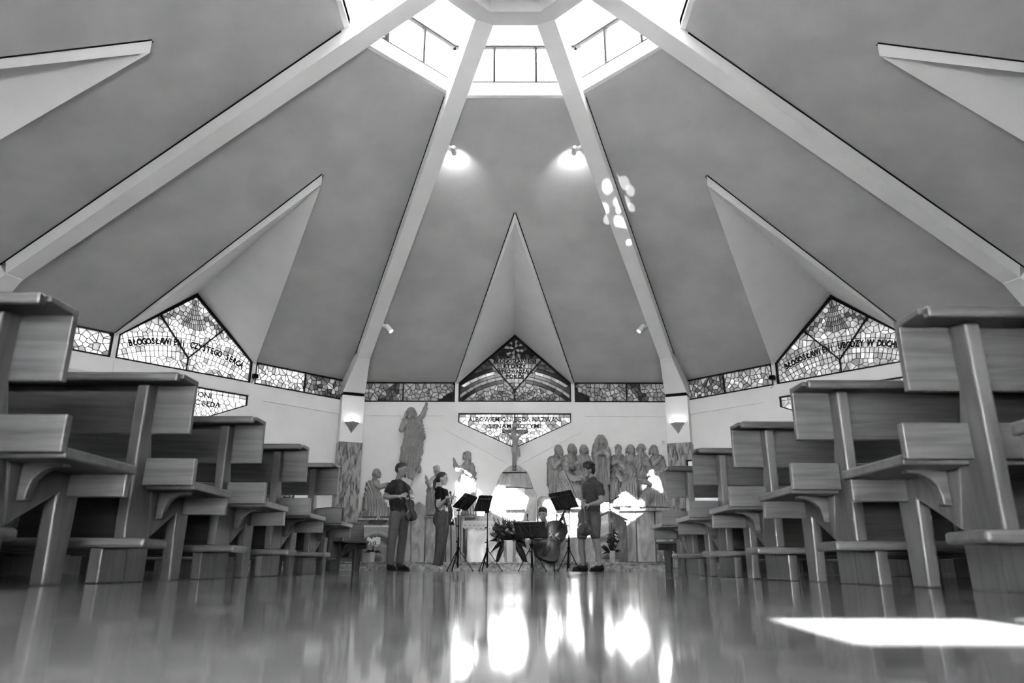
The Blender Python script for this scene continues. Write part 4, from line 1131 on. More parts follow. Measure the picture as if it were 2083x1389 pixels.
statue('carved bald long-bearded apostle holding an open book right of the veiled woman', (1258, 1030), [(1259, 924, 8), (1258, 930, 14), (1258, 945, 16.5), (1257, 970, 16), (1255, 1000, 15), (1254, 1030, 14)],
       (1257, 913.5, 9.2, -50), [((1248, 934), (1246, 944), (1256, 936), -.15), ((1268, 934), (1270, 950), (1258, 953), -.15)], [(1262, 945, 7, 1270, 960, 7, -.13)], hair='none', beard=2, alpha=-35, seed=9)
statue('carved beardless long-haired apostle third from right in the right-hand relief', (1284, 1030), [(1284, 925, 8), (1283, 930, 12), (1283, 950, 12), (1283, 975, 12), (1283, 1005, 12), (1283, 1030, 12)],
       (1281, 914.5, 9.2, -45), (), (), beard=0, alpha=-10, seed=10, Y=15.22)
statue('carved long-bearded short-haired apostle second from right in the right-hand relief', (1306, 1030), [(1305, 925, 8), (1305, 931, 14), (1306, 950, 16), (1306, 975, 15), (1304, 1000, 13), (1304, 1030, 13)],
       (1303, 913.5, 9.5, -50), [((1315, 936), (1318, 950), (1308, 942), -.15, (-.4, -.2, .8))], (), hair='short', beard=2, alpha=-40, seed=11)
statue('carved dark-bearded apostle rightmost of the right-hand relief', (1338, 1030), [(1335, 926, 8), (1336, 932, 14), (1338, 950, 16), (1340, 975, 14), (1340, 1000, 13), (1340, 1030, 14)],
       (1328, 915.5, 9.2, -60), [((1346, 938), (1349, 954), (1341, 956), -.15), ((1329, 936), (1327, 945), (1336, 936), -.14)], (), alpha=-30, seed=12, Y=15.2)
statue('carved stooping apostle bending forward under the leftmost figures, hand stretched right', (1150, 1030), [(1149, 957, 6), (1148, 963, 11), (1151, 980, 16), (1152, 1000, 18), (1153, 1030, 19)],
       (1151, 948, 8.2, 40), [((1155, 968), (1166, 976), (1178, 972), -.2)], (), Y=14.97, rymax=.13, hair='short', alpha=40, seed=13, tilt=-.6)
statue('carved bearded apostle crouching just behind the violist', (1178, 1030), [(1176, 957, 6), (1176, 963, 11), (1178, 980, 14), (1180, 1000, 15), (1181, 1030, 16)],
       (1174.5, 947, 8.2, 30), (), (), Y=14.97, rymax=.13, hair='short', alpha=20, seed=14)
statue('carved curly-haired apostle kneeling with lifted hands under the book holder', (1274, 1030), [(1281, 957, 7), (1281, 964, 12), (1281, 985, 15), (1277, 1005, 19), (1274, 1020, 24), (1273, 1030, 27)],
       (1279, 949, 8.4, -70), [((1274, 968), (1262, 976), (1253, 962), -.18, (-.4, -.2, .9))], [(1272, 1010, 10, 1256, 1022, 7, -.08)], Y=14.97, rymax=.13, hair='short', alpha=-40, seed=15, tilt=.4)
statue('carved apostle kneeling at the right end with arched back and folded hands', (1326, 1032), [(1326, 968, 7), (1330, 972, 12), (1335, 985, 16), (1332, 1005, 21), (1328, 1020, 27), (1330, 1031, 31)],
       (1320, 958, 8.6, -70), [((1324, 978), (1318, 985), (1306, 980), -.2)], [(1338, 985, 12, 1346, 1015, 12, .02), (1318, 1005, 12, 1304, 1024, 8, -.1)], Y=14.97, rymax=.13, alpha=-35, seed=16, tilt=-.3)
# ------------------------------------------------------------------ musicians
M['skin'] = mat('skin', .17, .5, .20, 30, spec=.35)
M['skin2'] = mat('skin_fair', .26, .5, .30, 30, spec=.35)
M['hair'] = mat('dark_hair', .003, .5, .009, 60, stretch=(1, 1, 4))
M['tee'] = mat('printed_black_tee', .003, .8, .03, 16, detail=6, dist=2, lo=.52, hi=.68)
M['blacktee'] = mat('black_cotton', .004, .9, spec=.15)
M['polo'] = mat('dark_polo', .02, .85, .028, 40)
M['chino'] = mat('grey_chino', .055, .85, .07, 14)
M['trouser'] = mat('mid_trouser', .045, .85, .056, 14)
M['shorts'] = mat('grey_shorts', .05, .85, .07, 14)
M['shoe'] = mat('black_shoe', .004, .5, spec=.2)
M['shoel'] = mat('pale_canvas', .18, .7)
M['lighttop'] = mat('pale_blouse', .30, .8, .22, 30)
M['varnish'] = mat('varnished_spruce', .018, .25, .035, 4, stretch=(8, 8, .8), spec=.45, coat=.25)
M['ebony'] = mat('ebony', .003, .35, spec=.3)
M['bowwood'] = mat('bow_wood', .006, .4)
M['bowhair'] = mat('bow_hair', .3, .6)
def wrinkle(me, amp, seed):
    n = len(me.vertices); co = np.empty(n*3); me.vertices.foreach_get('co', co); co = co.reshape(-1, 3)
    nr = np.empty(n*3); me.vertices.foreach_get('normal', nr); nr = nr.reshape(-1, 3); R = np.random.RandomState(seed); d = np.zeros(n)
    for i in range(7):
        v = R.randn(3); v /= np.linalg.norm(v); v[2] += .7; k = R.uniform(28, 75); gate = np.clip(np.sin(co@(R.randn(3)*7)+R.rand()*6)+.2, 0, 1)
        d += gate*(1-2*np.abs(np.sin(co@v*k*.5+1.5*np.sin(co@(R.randn(3)*5))+R.rand()*6))**.8)
    co += nr*(amp*d*.6)[:, None]; me.vertices.foreach_set('co', co.ravel()); me.update()
class Fig:
    def __init__(s, name, label, base, Y):
        s.Y = Y; s.b = at(base[0], base[1], Y); s.b.z = 0; s.g = G(); s.name = name; s.label = label; s.keep = []; s.eyes = G(); s.kids = []
    def P(s, px, py, dy=0): v = at(px, py, s.Y)-s.b; return Vector((v.x, dy, v.z))
    def chain(s, g, pts, n=12):
        q = [(s.P(p[0], p[1], p[2]), p[3]) for p in pts]
        for a, b in zip(q, q[1:]): g.rc(a[0], b[0], a[1], b[1], n)
    def head(s, px, py, dy, fd, R=.118, tilt=0, jaw=1.0):
        g = s.g; c = s.P(px, py, dy); fa = rad(fd); D = Vector((sin(fa), -cos(fa), tilt)).normalized(); S = Vector((cos(fa), sin(fa), 0)); U = S.cross(D)*-1
        U = D.cross(S)*-1 if False else Vector((0, 0, 1))-D*D.z; U.normalize()
        rot = Matrix((S, -D, U)).transposed().to_quaternion()
        s.hc = (c, D, S, U, rot, R)
        g.ell(c+U*R*.18-D*R*.06, (R*.66, R*.82, R*.80), 20, 14, rot)
        g.ell(c+D*R*.26-U*R*.30, (R*.52*jaw, R*.50, R*.62), 16, 10, rot)
        g.ell(c+D*R*.46-U*R*.72, (R*.26*jaw, R*.24, R*.22), 10, 8, rot)
        g.rc(c+D*R*.66+U*R*.14, c+D*R*.83-U*R*.15, R*.07, R*.105, 10)
        for q in (-1, 1):
            g.ell(c+S*q*R*.66-U*R*.02-D*R*.02, (R*.09, R*.17, R*.24), 10, 8, rot)
            g.rc(c+D*R*.70+S*q*R*.14+U*R*.17, c+D*R*.58+S*q*R*.42+U*R*.16, R*.07, R*.06, 8)
            g.ell(c+D*R*.50+S*q*R*.36-U*R*.18, (R*.18, R*.18, R*.16), 8, 6, rot)
            s.eyes.ell(c+D*R*.66+S*q*R*.27+U*R*.03, (R*.10, R*.07, R*.055), 8, 6, rot)
            s.eyes.rc(c+D*R*.76+S*q*R*.13+U*R*.21, c+D*R*.66+S*q*R*.42+U*R*.20, R*.032, R*.022, 6)
        g.rc(c+D*R*.73+S*R*.16-U*R*.42, c+D*R*.73-S*R*.16-U*R*.42, R*.065, R*.065, 8)
        g.rc(c+D*R*.70+S*R*.12-U*R*.52, c+D*R*.70-S*R*.12-U*R*.52, R*.07, R*.07, 8)
        return c
    def hand(s, w, d, palm, curl=.6, sc=1.0, side=1):
        """wrist point, pointing direction, palm normal; fingers curl towards the palm"""
        g = s.g; w = Vector(w); d = Vector(d).normalized(); pn = Vector(palm); pn = (pn-d*pn.dot(d)).normalized(); x = d.cross(pn)*side
        for q in (-.028, -.010, .010, .028): g.rc(w+x*q*.6*sc, w+d*.085*sc+x*q*sc, .015*sc, .013*sc, 8)
        for i, q in enumerate((-.030, -.010, .010, .030)):
            L = (.036, .044, .047, .041)[i]*sc; a = w+d*.09*sc+x*q*sc; dd = d; p = a
            for k in range(3):
                ang = curl*(.55+.35*k)
                dd = (dd*cos(ang)+pn*sin(ang)).normalized() if k else (d*cos(curl*.6)+pn*sin(curl*.6)).normalized()
                e = p+dd*L*(1, .75, .6)[k]; g.rc(p, e, (.0092, .0086, .0078)[k]*sc, (.0086, .0078, .0066)[k]*sc, 8); p = e
        a = w+d*.03*sc+x*.03*sc; b = a+(d*.6+x*.55+pn*.45).normalized()*.042*sc; c = b+(d*.75-x*.1+pn*.7).normalized()*.034*sc
        g.rc(a, b, .0125*sc, .0105*sc, 8); g.rc(b, c, .0102*sc, .008*sc, 8)
    def finish(s, skin, group='musicians before the altar'):
        me = bake(s.g.mesh('body'), [('REMESH', dict(mode='VOXEL', voxel_size=.0062)), ('SMOOTH', dict(factor=.5, iterations=4))])
        o = link_mesh('person', me, skin, None, True); o.location = s.b; tag(o, s.label, 'person', group); s.o = o
        if s.eyes.v: s.eyes.obj('eyes_and_brows', M['hair'], o, smooth=True)
        return o
    def wear(s, name, g, m, vox=.009, it=5, amp=0.0, lam=.06, alpha=60, seed=0, keep=()):
        me = bake(g.mesh(name), [('REMESH', dict(mode='VOXEL', voxel_size=vox)), ('SMOOTH', dict(factor=.5, iterations=it))])
        if amp: wrinkle(me, amp, seed)
        return link_mesh(name, me, m, s.o, True)
def shoe(s, name, heel, toe, m, w=.045, h=.09):
    """heel, toe: local points at sole level"""
    g = G(); heel = Vector(heel); toe = Vector(toe); d = toe-heel; L = d.length; d.normalize(); U = Vector((0, 0, 1))
    g.rc(heel+d*.03+U*.04, heel+d*.04+U*h, .04, .042, 12); g.rc(heel+d*.04+U*.045, heel+d*L*.55+U*.05, .043, .043, 12)
    g.rc(heel+d*L*.5+U*.038, toe-d*.045+U*.032, .046, .03, 12)
    me = bake(g.mesh(name), [('REMESH', dict(mode='VOXEL', voxel_size=.008)), ('SMOOTH', dict(factor=.5, iterations=3))])
    n = len(me.vertices)
    for v in me.vertices: v.co.z = max(v.co.z, .004)
    o = link_mesh(name, me, m, s.o, True)
    g = G(); sd = Vector((-d.y, d.x, 0)); pts = []
    for k in range(16):
        a = 2*pi*k/16; c = (heel+toe)/2; pts.append((c+d*cos(a)*L*.5+sd*sin(a)*w*(1.05 if cos(a) > 0 else .9)))
    g.prism([(p.x, p.y) for p in pts], 0.0, .016, 'z'); g.obj('sole', m, o)
    return o

# --- violinist at the left -------------------------------------------------
f = Fig('person', 'man in a printed black T-shirt and grey chinos holding violin and bow, leftmost musician', (812, 1160.5), 12.75)
f.head(817, 957, -.02, 72, .130)
f.chain(f.g, [(814, 964, -.01, .056), (810, 978, 0, .062)])
f.chain(f.g, [(804, 988, -.10, .05), (818, 988, .08, .05)]); f.chain(f.g, [(808, 990, -.04, .085), (808, 1020, -.03, .09), (811, 1044, -.03, .095)]); f.chain(f.g, [(812, 990, .05, .085), (812, 1020, .04, .09), (814, 1044, .04, .095)])
f.chain(f.g, [(799, 989, -.14, .055), (787.5, 1012, -.20, .043)]); f.chain(f.g, [(787.5, 1012, -.20, .043), (796, 1014, -.24, .045), (814, 1013, -.30, .028)])
f.chain(f.g, [(824, 989, .12, .055), (838, 1009, .06, .042), (836, 1010, -.10, .034), (834, 1009, -.16, .028)])
f.hand(f.P(814, 1013, -.30), (1, -.1, .12), (-.1, .5, -.8), .75, 1.0, -1); f.hand(f.P(834, 1009, -.16), (-.3, -.8, .1), (-.7, .2, -.6), .9)
for dy, xs_ in ((-.08, ((806, 1046), (799, 1096), (795, 1148))), (.07, ((820, 1046), (817, 1096), (812, 1149)))):
    f.chain(f.g, [(*xs_[0], dy, .08), (*xs_[1], dy, .052), (*xs_[2], dy, .04)])
    f.g.rc(f.P(xs_[2][0], 1154, dy), f.P(xs_[2][0]+12, 1157, dy-.02), .035, .03)
o = f.finish(M['skin'])
g = G(); f.chain(g, [(803, 984, -.115, .062), (812, 981, -.02, .062), (820, 985, .10, .064)])
f.chain(g, [(806, 990, -.06, .128), (806, 1018, -.04, .122), (809, 1038, -.04, .128)]); f.chain(g, [(815, 990, .06, .122), (813, 1018, .04, .122), (817, 1040, .05, .128)])
f.chain(g, [(800, 989, -.14, .070), (792.5, 1001, -.17, .068)]); f.chain(g, [(824, 989, .12, .066), (831, 1001, .10, .064)])
f.wear('t_shirt', g, M['tee'], amp=.004, lam=.08, alpha=60, seed=2)
g = G()
f.chain(g, [(809, 1042, -.04, .125), (816, 1043, .05, .125)])
f.chain(g, [(806, 1048, -.07, .112), (799.5, 1096, -.08, .075), (797, 1115, -.08, .074), (794.5, 1146, -.08, .066)])
f.chain(g, [(820, 1048, .07, .105), (818, 1096, .07, .075), (815, 1115, .07, .074), (811.5, 1147, .07, .066)])
f.wear('trousers', g, M['chino'], amp=.003, lam=.085, alpha=70, seed=5)
shoe(f, 'shoe', f.P(789, 1161, -.08)*Vector((1, 1, 0)) if False else Vector((f.P(789, 1160).x, -.08, 0)), Vector((f.P(811, 1160).x, -.20, 0)), M['shoe'])
shoe(f, 'shoe', Vector((f.P(806, 1160).x, .05, 0)), Vector((f.P(834, 1160).x, -.06, 0)), M['shoe'])
c, D, S, U, rot, R = f.hc
g = G().ell(c+U*R*.34-D*R*.12, (R*.68, R*.82, R*.74), 18, 12, rot).ell(c+U*R*.16-D*R*.30, (R*.70, R*.62, R*.62), 16, 10, rot).rc(c+U*R*.85+D*R*.3, c+U*R*.72+D*R*.58, R*.22, R*.14)
g.rc(c+D*R*.50-U*R*.66, c+D*R*.56-U*R*.84, R*.27, R*.18)
f.wear('hair', g, M['hair'], .007, 2)
g = G()
for q in (-1, 1):
    e = c+D*R*.80+S*q*R*.28+U*R*.04
    for i in range(14):
        a, b = 2*pi*i/14, 2*pi*(i+1)/14; g.tube([e+S*cos(a)*R*.17+U*sin(a)*R*.14, e+S*cos(b)*R*.17+U*sin(b)*R*.14], .003, 5)
    g.tube([e+S*q*R*.17, c+S*q*R*.68+U*R*.08], .0028, 5)
g.tube([c+D*R*.82+S*R*.11+U*R*.06, c+D*R*.82-S*R*.11+U*R*.06], .003, 5); g.obj('glasses', M['chrome'], f.o)

# --- woman with violin -----------------------------------------------------
f = Fig('person', 'woman with ponytail in a cropped black top and high-waisted trousers holding violin and bow', (897, 1160.5), 12.70)
f.head(900, 974, 0, 80, .118, jaw=.92)
f.chain(f.g, [(897, 981, 0, .046), (893.5, 993, .0, .05)])
f.chain(f.g, [(893, 1000, -.10, .05), (899, 1000, .10, .05)]); f.chain(f.g, [(897, 1004, -.04, .09), (897, 1030, -.03, .085), (899, 1050, -.04, .10)]); f.chain(f.g, [(900, 1004, .05, .09), (898, 1030, .03, .085), (901, 1050, .05, .10)])
f.chain(f.g, [(894, 1002, -.14, .048), (893, 1030, -.17, .039)]); f.chain(f.g, [(893, 1030, -.17, .040), (900, 1026, -.20, .038), (914.5, 1016, -.26, .024)])
f.chain(f.g, [(902, 1002, .12, .046), (908, 1026, .10, .036), (914, 1022, -.06, .028), (915, 1017, -.12, .022)])
f.hand(f.P(914.5, 1016, -.26), (1, -.1, .42), (-.2, .2, -1), .8, .95, -1); f.hand(f.P(915, 1017, -.12), (.1, -1, .3), (-.8, 0, -.3), .9, .9)
for dy, xs_ in ((-.07, ((898, 1054), (896, 1100), (888, 1149))), (.07, ((902, 1054), (899, 1100), (893, 1149)))):
    f.chain(f.g, [(*xs_[0], dy, .08), (*xs_[1], dy, .05), (*xs_[2], dy, .036)]); f.g.rc(f.P(xs_[2][0], 1154, dy), f.P(xs_[2][0]+12, 1157, dy-.02), .033, .028)
f.finish(M['skin2'])
g = G(); f.chain(g, [(892, 997, -.10, .056), (895, 995, .0, .05), (899, 998, .10, .056)]); f.chain(g, [(896.5, 1004, -.05, .105), (895.5, 1028, -.03, .100)]); f.chain(g, [(901, 1004, .05, .102), (898, 1028, .03, .100)])
f.chain(g, [(907, 1010, -.02, .06), (907, 1014, .04, .06)])
f.chain(g, [(894, 1002, -.14, .060), (893, 1013, -.155, .057)]); f.chain(g, [(902, 1002, .12, .056), (905, 1012, .11, .054)])
f.wear('crop_top', g, M['blacktee'], amp=.004, lam=.08, seed=3)
g = G(); f.chain(g, [(897, 1039, -.03, .096), (899, 1039, .04, .096)]); f.chain(g, [(898, 1050, -.05, .125), (901, 1050, .06, .125)]); f.chain(g, [(895, 1053, -.03, .12), (894, 1058, .03, .12)])
f.chain(g, [(899, 1054, -.06, .118), (898, 1078, -.07, .102), (896, 1100, -.07, .086), (893, 1125, -.06, .074), (888, 1148, -.05, .062)])
f.chain(g, [(902, 1054, .06, .112), (901, 1078, .07, .098), (899, 1100, .07, .084), (896, 1125, .06, .074), (893, 1149, .06, .062)])
f.wear('trousers', g, M['trouser'], amp=.003, lam=.09, alpha=65, seed=7)
shoe(f, 'shoe', Vector((f.P(874, 1160).x, -.05, 0)), Vector((f.P(897, 1160).x, -.16, 0)), M['shoel'], h=.075)
shoe(f, 'shoe', Vector((f.P(883, 1160).x, .08, 0)), Vector((f.P(913, 1160).x, .0, 0)), M['shoel'], h=.075)
c, D, S, U, rot, R = f.hc
g = G().ell(c+U*R*.30-D*R*.16, (R*.72, R*.84, R*.76), 18, 12, rot).ell(c-U*R*.02-D*R*.42, (R*.66, R*.52, R*.60), 16, 10, rot).rc(c+U*R*.82+D*R*.25, c+U*R*.58+D*R*.62, R*.2, R*.10)
g.rc(c-D*R*.86+U*R*.15, c-D*R*1.15-U*R*.35, R*.22, R*.30).rc(c-D*R*1.15-U*R*.35, c-D*R*1.20-U*R*1.3, R*.30, R*.20).rc(c-D*R*1.20-U*R*1.3, c-D*R*1.05-U*R*1.75, R*.20, R*.08)
f.wear('hair', g, M['hair'], .007, 2)
G().tube([f.P(911, 1018.5, -.25)+Vector((.030*cos(a*pi/5)*.5, .030*sin(a*pi/5), .030*cos(a*pi/5))) for a in range(11)], .006, 6).obj('bracelet', M['blacktee'], f.o)

# --- man in shorts with viola ---------------------------------------------
f = Fig('person', 'man in a dark polo shirt and shorts holding viola and bow, facing left', (1198, 1162), 12.40)
f.head(1196, 957.5, -.02, -68, .132)
f.chain(f.g, [(1200, 965, -.01, .058), (1206, 979, 0, .064)])
f.chain(f.g, [(1212, 987, -.10, .064), (1200, 987, .10, .064)]); f.chain(f.g, [(1205, 990, -.05, .115), (1205, 1020, -.03, .112), (1202, 1044, -.03, .105)]); f.chain(f.g, [(1200, 990, .06, .11), (1200, 1020, .04, .11), (1198, 1044, .05, .105)])
f.chain(f.g, [(1217, 990, -.14, .057), (1221.5, 1020, -.18, .045)]); f.chain(f.g, [(1221.5, 1020, -.18, .046), (1213, 1025, -.22, .046), (1197, 1029, -.28, .029)])
f.chain(f.g, [(1196, 989, .12, .055), (1188, 1012, .08, .044), (1186, 1020, -.06, .036), (1184, 1023, -.16, .028)])
f.hand(f.P(1197, 1029, -.28), (-1, -.1, -.12), (.1, .3, -.9), .7, 1.0); f.hand(f.P(1184, 1023, -.16), (-.2, -.9, -.1), (.7, 0, -.6), .9)
for dy, xs_ in ((-.08, ((1207, 1048), (1211, 1099), (1218, 1149))), (.08, ((1191, 1048), (1184, 1099), (1188, 1149)))):
    k = 1 if dy < 0 else -.2
    f.chain(f.g, [(*xs_[0], dy, .09), (*xs_[1], dy, .06), (xs_[1][0]+3.5*k+1, 1116, dy+.01, .058), (xs_[2][0], 1138, dy, .040), (*xs_[2], dy, .038)]); f.g.rc(f.P(xs_[2][0], 1155, dy), f.P(xs_[2][0]-14, 1158, dy-.04), .036, .03)
f.finish(M['skin'])
g = G(); f.chain(g, [(1213, 986, -.11, .066), (1206, 982, -.01, .066), (1199, 986, .11, .066)])
f.chain(g, [(1206, 992, -.06, .132), (1207, 1018, -.04, .127), (1205, 1042, -.04, .126)]); f.chain(g, [(1198, 992, .06, .128), (1197, 1020, .04, .128), (1197, 1044, .05, .124)])
f.chain(g, [(1217, 990, -.14, .074), (1220, 1005, -.165, .073)]); f.chain(g, [(1196, 990, .12, .068), (1192, 1003, .10, .068)])
f.chain(g, [(1206, 977, -.03, .068), (1199, 980, -.06, .055)])
f.wear('polo_shirt', g, M['polo'], amp=.004, lam=.09, alpha=50, seed=9)
g = G(); f.chain(g, [(1204, 1046, -.04, .126), (1196, 1046, .05, .126)])
f.chain(g, [(1207, 1050, -.07, .118), (1209, 1070, -.08, .104), (1210, 1088, -.08, .094)]); f.chain(g, [(1191, 1050, .07, .112), (1187, 1070, .08, .102), (1185, 1088, .08, .094)])
f.wear('shorts', g, M['shorts'], amp=.004, lam=.09, alpha=70, seed=11)
shoe(f, 'shoe', Vector((f.P(1227, 1162).x, -.06, 0)), Vector((f.P(1197, 1162).x, -.20, 0)), M['shoe'], h=.07)
shoe(f, 'shoe', Vector((f.P(1196, 1162).x, .10, 0)), Vector((f.P(1163, 1162).x, -.04, 0)), M['shoe'], h=.07)
c, D, S, U, rot, R = f.hc
g = G().ell(c+U*R*.34-D*R*.12, (R*.74, R*.86, R*.80), 18, 12, rot).ell(c+U*R*.05-D*R*.44, (R*.68, R*.52, R*.66), 16, 10, rot)
rr = random.Random(4)
for i in range(46):
    a, b = rr.uniform(0, 2*pi), rr.uniform(.1, 1.25); p = S*sin(b)*cos(a)*R*.76+D*(sin(b)*sin(a)*R*.86-R*.14)+U*(R*.40+cos(b)*R*.74)
    if p.dot(D) > R*.55 and p.dot(U) < R*.6: continue
    g.ell(c+p, (R*.15,)*3, 8, 6)
f.wear('hair', g, M['hair'], .007, 1)

# --- cellist ----------------------------------------------------------------
CYY = 12.85
f = Fig('person', 'seated woman in a pale sleeveless blouse playing the cello', (1108, 1160.5), CYY)
f.head(1103.5, 1046, -.06, -12, .122, tilt=-.25, jaw=.9)
f.chain(f.g, [(1105, 1053, -.03, .046), (1108, 1062, .02, .05)])
f.chain(f.g, [(1095, 1069, .04, .048), (1124, 1067, .04, .048)]); f.chain(f.g, [(1102, 1076, .06, .085), (1104, 1100, .10, .08), (1103, 1114, .20, .10)]); f.chain(f.g, [(1115, 1076, .06, .085), (1113, 1100, .10, .08), (1114, 1114, .20, .10)])
f.chain(f.g, [(1093, 1070, .04, .046), (1081, 1092, -.10, .038), (1098, 1099, -.36, .034), (1116, 1095, -.46, .024)])
f.chain(f.g, [(1127, 1068, .04, .046), (1151, 1082, -.06, .038), (1149, 1070, -.18, .032), (1146, 1062, -.26, .023)])
f.hand(f.P(1116, 1095, -.46), (1, -.1, .2), (0, .3, -1), .7, .95, -1); f.hand(f.P(1146, 1062, -.26), (-.25, -.2, 1), (-.6, .6, -.2), .9, .9)
for q in ((1100, 1114), (1074, 1101), (1083, 1148)), ((1116, 1114), (1143, 1103), (1131, 1148)):
    f.chain(f.g, [(*q[0], .18, .09), (*q[1], -.22, .062), ((q[1][0]+q[2][0])/2, 1116, -.19, .056), (q[2][0], 1136, -.17, .038), (*q[2], -.16, .036)]); f.g.rc(f.P(q[2][0], 1154, -.18), f.P(q[2][0], 1157, -.32), .034, .028)
f.finish(M['skin2'])
g = G(); f.chain(g, [(1097, 1068, .05, .050), (1108, 1072, .05, .06), (1121, 1067, .05, .050)]); f.chain(g, [(1102, 1078, .06, .098), (1104, 1100, .10, .092), (1104, 1112, .18, .10)]); f.chain(g, [(1115, 1078, .06, .098), (1113, 1100, .10, .092), (1113, 1112, .18, .10)])
f.wear('blouse', g, M['lighttop'], amp=.005, lam=.06, alpha=60, seed=12)
g = G(); f.chain(g, [(1100, 1114, .18, .112), (1082, 1105, -.06, .085)]); f.chain(g, [(1116, 1114, .18, .112), (1135, 1106, -.06, .085)])
f.wear('skirt', g, M['shorts'], amp=.005, lam=.07, seed=13)
for q in (1083, 1131): shoe(f, 'shoe', Vector((f.P(q, 1160).x, -.13, 0)), Vector((f.P(q+2, 1160).x, -.37, 0)), M['shoel'], w=.04, h=.05)
c, D, S, U, rot, R = f.hc
g = G().ell(c+U*R*.34-D*R*.14, (R*.72, R*.82, R*.72), 18, 12, rot).ell(c-U*R*.02-D*R*.40, (R*.68, R*.52, R*.60), 16, 10, rot).rc(c+U*R*.80+D*R*.20, c+U*R*.52+D*R*.56+S*R*.2, R*.24, R*.16).rc(c+U*R*.55+D*R*.56, c+U*R*.45+D*R*.54-S*R*.35, R*.16, R*.14)
f.wear('hair', g, M['hair'], .007, 2)
# her chair
b = at(1108, 1160.5, 13.02); b.z = 0
t = thing('chair', 'plain black chair under the cellist', 'chair', b)
G().box(-.21, .21, -.18, .22, .36, .40).obj('seat', M['black'], t, bevel=.01)
G().box(-.20, .20, .21, .24, .52, .76).obj('backrest', M['black'], t, bevel=.01)
for x in (-.19, .19):
    for y in (-.16, .20): G().box(x-.02, x+.02, y-.02, y+.02, 0, .36 if y < 0 else .76).obj('leg', M['black'], t, bevel=.004)

# ------------------------------------------------------------------ string instruments
OUT = [(0, .0), (.004, .30), (.02, .55), (.06, .80), (.13, .96), (.21, 1.0), (.30, .95), (.37, .84), (.405, .82), (.425, .70), (.46, .63), (.51, .59), (.56, .60), (.60, .66), (.625, .72), (.65, .71), (.71, .77), (.78, .81), (.85, .78), (.91, .67), (.96, .46), (.985, .28), (1, .13)]
def instrument(name, label, cat, L, lw, rib, neck, cello=False):
    """stands along +Z from the end button, belly towards -Y"""
    t = thing(name, label, cat)
    hw = lw/2
    pts = [(hw*w, L*q) for q, w in OUT]+[(-hw*w, L*q) for q, w in OUT[::-1] if w > 0]
    G().prism(pts, -rib/2, rib/2).obj('ribs', M['varnish'], t, bevel=rib*.05)
    for y, n in ((-1, 'belly'), (1, 'back')):
        g = G(); k = len(pts); cz = L*.45; rings = [(1.03, 0), (1.03, .004), (.92, .008), (.6, .016), (.2, .02)]
        for sc_, h in rings:
            for x, z in pts: g.v.append((x*sc_, y*(rib/2+h*L/.36), cz+(z-cz)*(1+(sc_-1)*.9)))
        for i in range(len(rings)-1):
            for j in range(k):
                a = i*k+j; b_ = i*k+(j+1)%k; g.f.append((a, b_, b_+k, a+k) if y > 0 else (a+k, b_+k, b_, a))
        g.f.append(tuple(range((len(rings)-1)*k, len(rings)*k))[::1 if y > 0 else -1]); o = g.obj(n, M['varnish'], t, smooth=True)
        if y < 0:
            for s_ in (-1, 1):
                G().tube([(s_*hw*.30, -rib/2-.018*L/.36, L*.62), (s_*hw*.36, -rib/2-.017*L/.36, L*.54), (s_*hw*.44, -rib/2-.013*L/.36, L*.44), (s_*hw*.52, -rib/2-.011*L/.36, L*.38)], L*.010, 6).obj('f_hole', M['ebony'], o)
    y0 = -rib/2; e = L/.36
    G().prism([(-.011*e, L*.60), (.011*e, L*.60), (.008*e, L+neck), (-.008*e, L+neck)], y0-.028*e, y0-.020*e).obj('fingerboard', M['ebony'], t, bevel=.001)
    G().rc((0, y0-.004*e, L*.97), (0, y0-.010*e, L+neck), .013*e, .010*e, 8).obj('neck', M['varnish'], t, smooth=True)
    sp_ = [(0, y0-.010*e, L+neck)]
    for i in range(15):
        a = i*.52; r_ = .020*e*(1-i/20); sp_.append((0, y0-.002*e+.0*a-r_*sin(a)*1.0+.004*e, L+neck+.075*e+.0+r_*cos(a)*1.0-.02*e))
    G().tube(sp_, [.010*e]+[.009*e*(1-.03*i) for i in range(15)], 8).obj('scroll', M['varnish'], t, smooth=True)
    for i in range(4):
        s_ = 1 if i % 2 else -1; z = L+neck+(.015+.014*i)*e; G().rc((0, y0-.008*e, z), (s_*.034*e, y0-.008*e, z), .0035*e, .006*e, 6).obj('peg', M['ebony'], t)
    G().prism([(-.018*e, L*.06), (.018*e, L*.06), (.024*e, L*.30), (-.024*e, L*.30)], y0-.030*e, y0-.022*e).obj('tailpiece', M['ebony'], t, bevel=.002*e)
    G().prism([(-.020*e, y0-.016*e), (.020*e, y0-.016*e), (.016*e, y0-.036*e), (-.016*e, y0-.036*e)], L*.455, L*.462, 'z').obj('bridge', M['bowhair'], t)
    g = G()
    for i in range(4):
        x = (-.012+.008*i)*e; g.tube([(x*1.2, y0-.030*e, L*.28), (x, y0-.037*e, L*.46), (x*.5, y0-.029*e, L+neck)], .0005*e, 4)
    g.obj('strings', M['chrome'], t)
    if cello: G().cone((0, 0, .01), (0, 0, -.16), .006, .004, 8).obj('endpin', M['chrome'], t)
    else: G().ell((-.03, y0-.022, .03), (.035, .014, .03)).obj('chin_rest', M['ebony'], t, smooth=True)
    return t
def pose(t, bottom, top, yaw):
    """stand the instrument from bottom to top and spin it about its axis"""
    a = (Vector(top)-Vector(bottom)).normalized(); q = Vector((0, 0, 1)).rotation_difference(a)
    t.rotation_mode = 'QUATERNION'; t.rotation_quaternion = q @ Quaternion((0, 0, 1), rad(yaw)); t.location = bottom
v = instrument('violin', 'dark violin hanging from the hands of the man in the printed T-shirt', 'violin', .358, .205, .034, .13)
pose(v, at(837.5, 1059, 12.38), at(830, 1003, 12.42), 38)
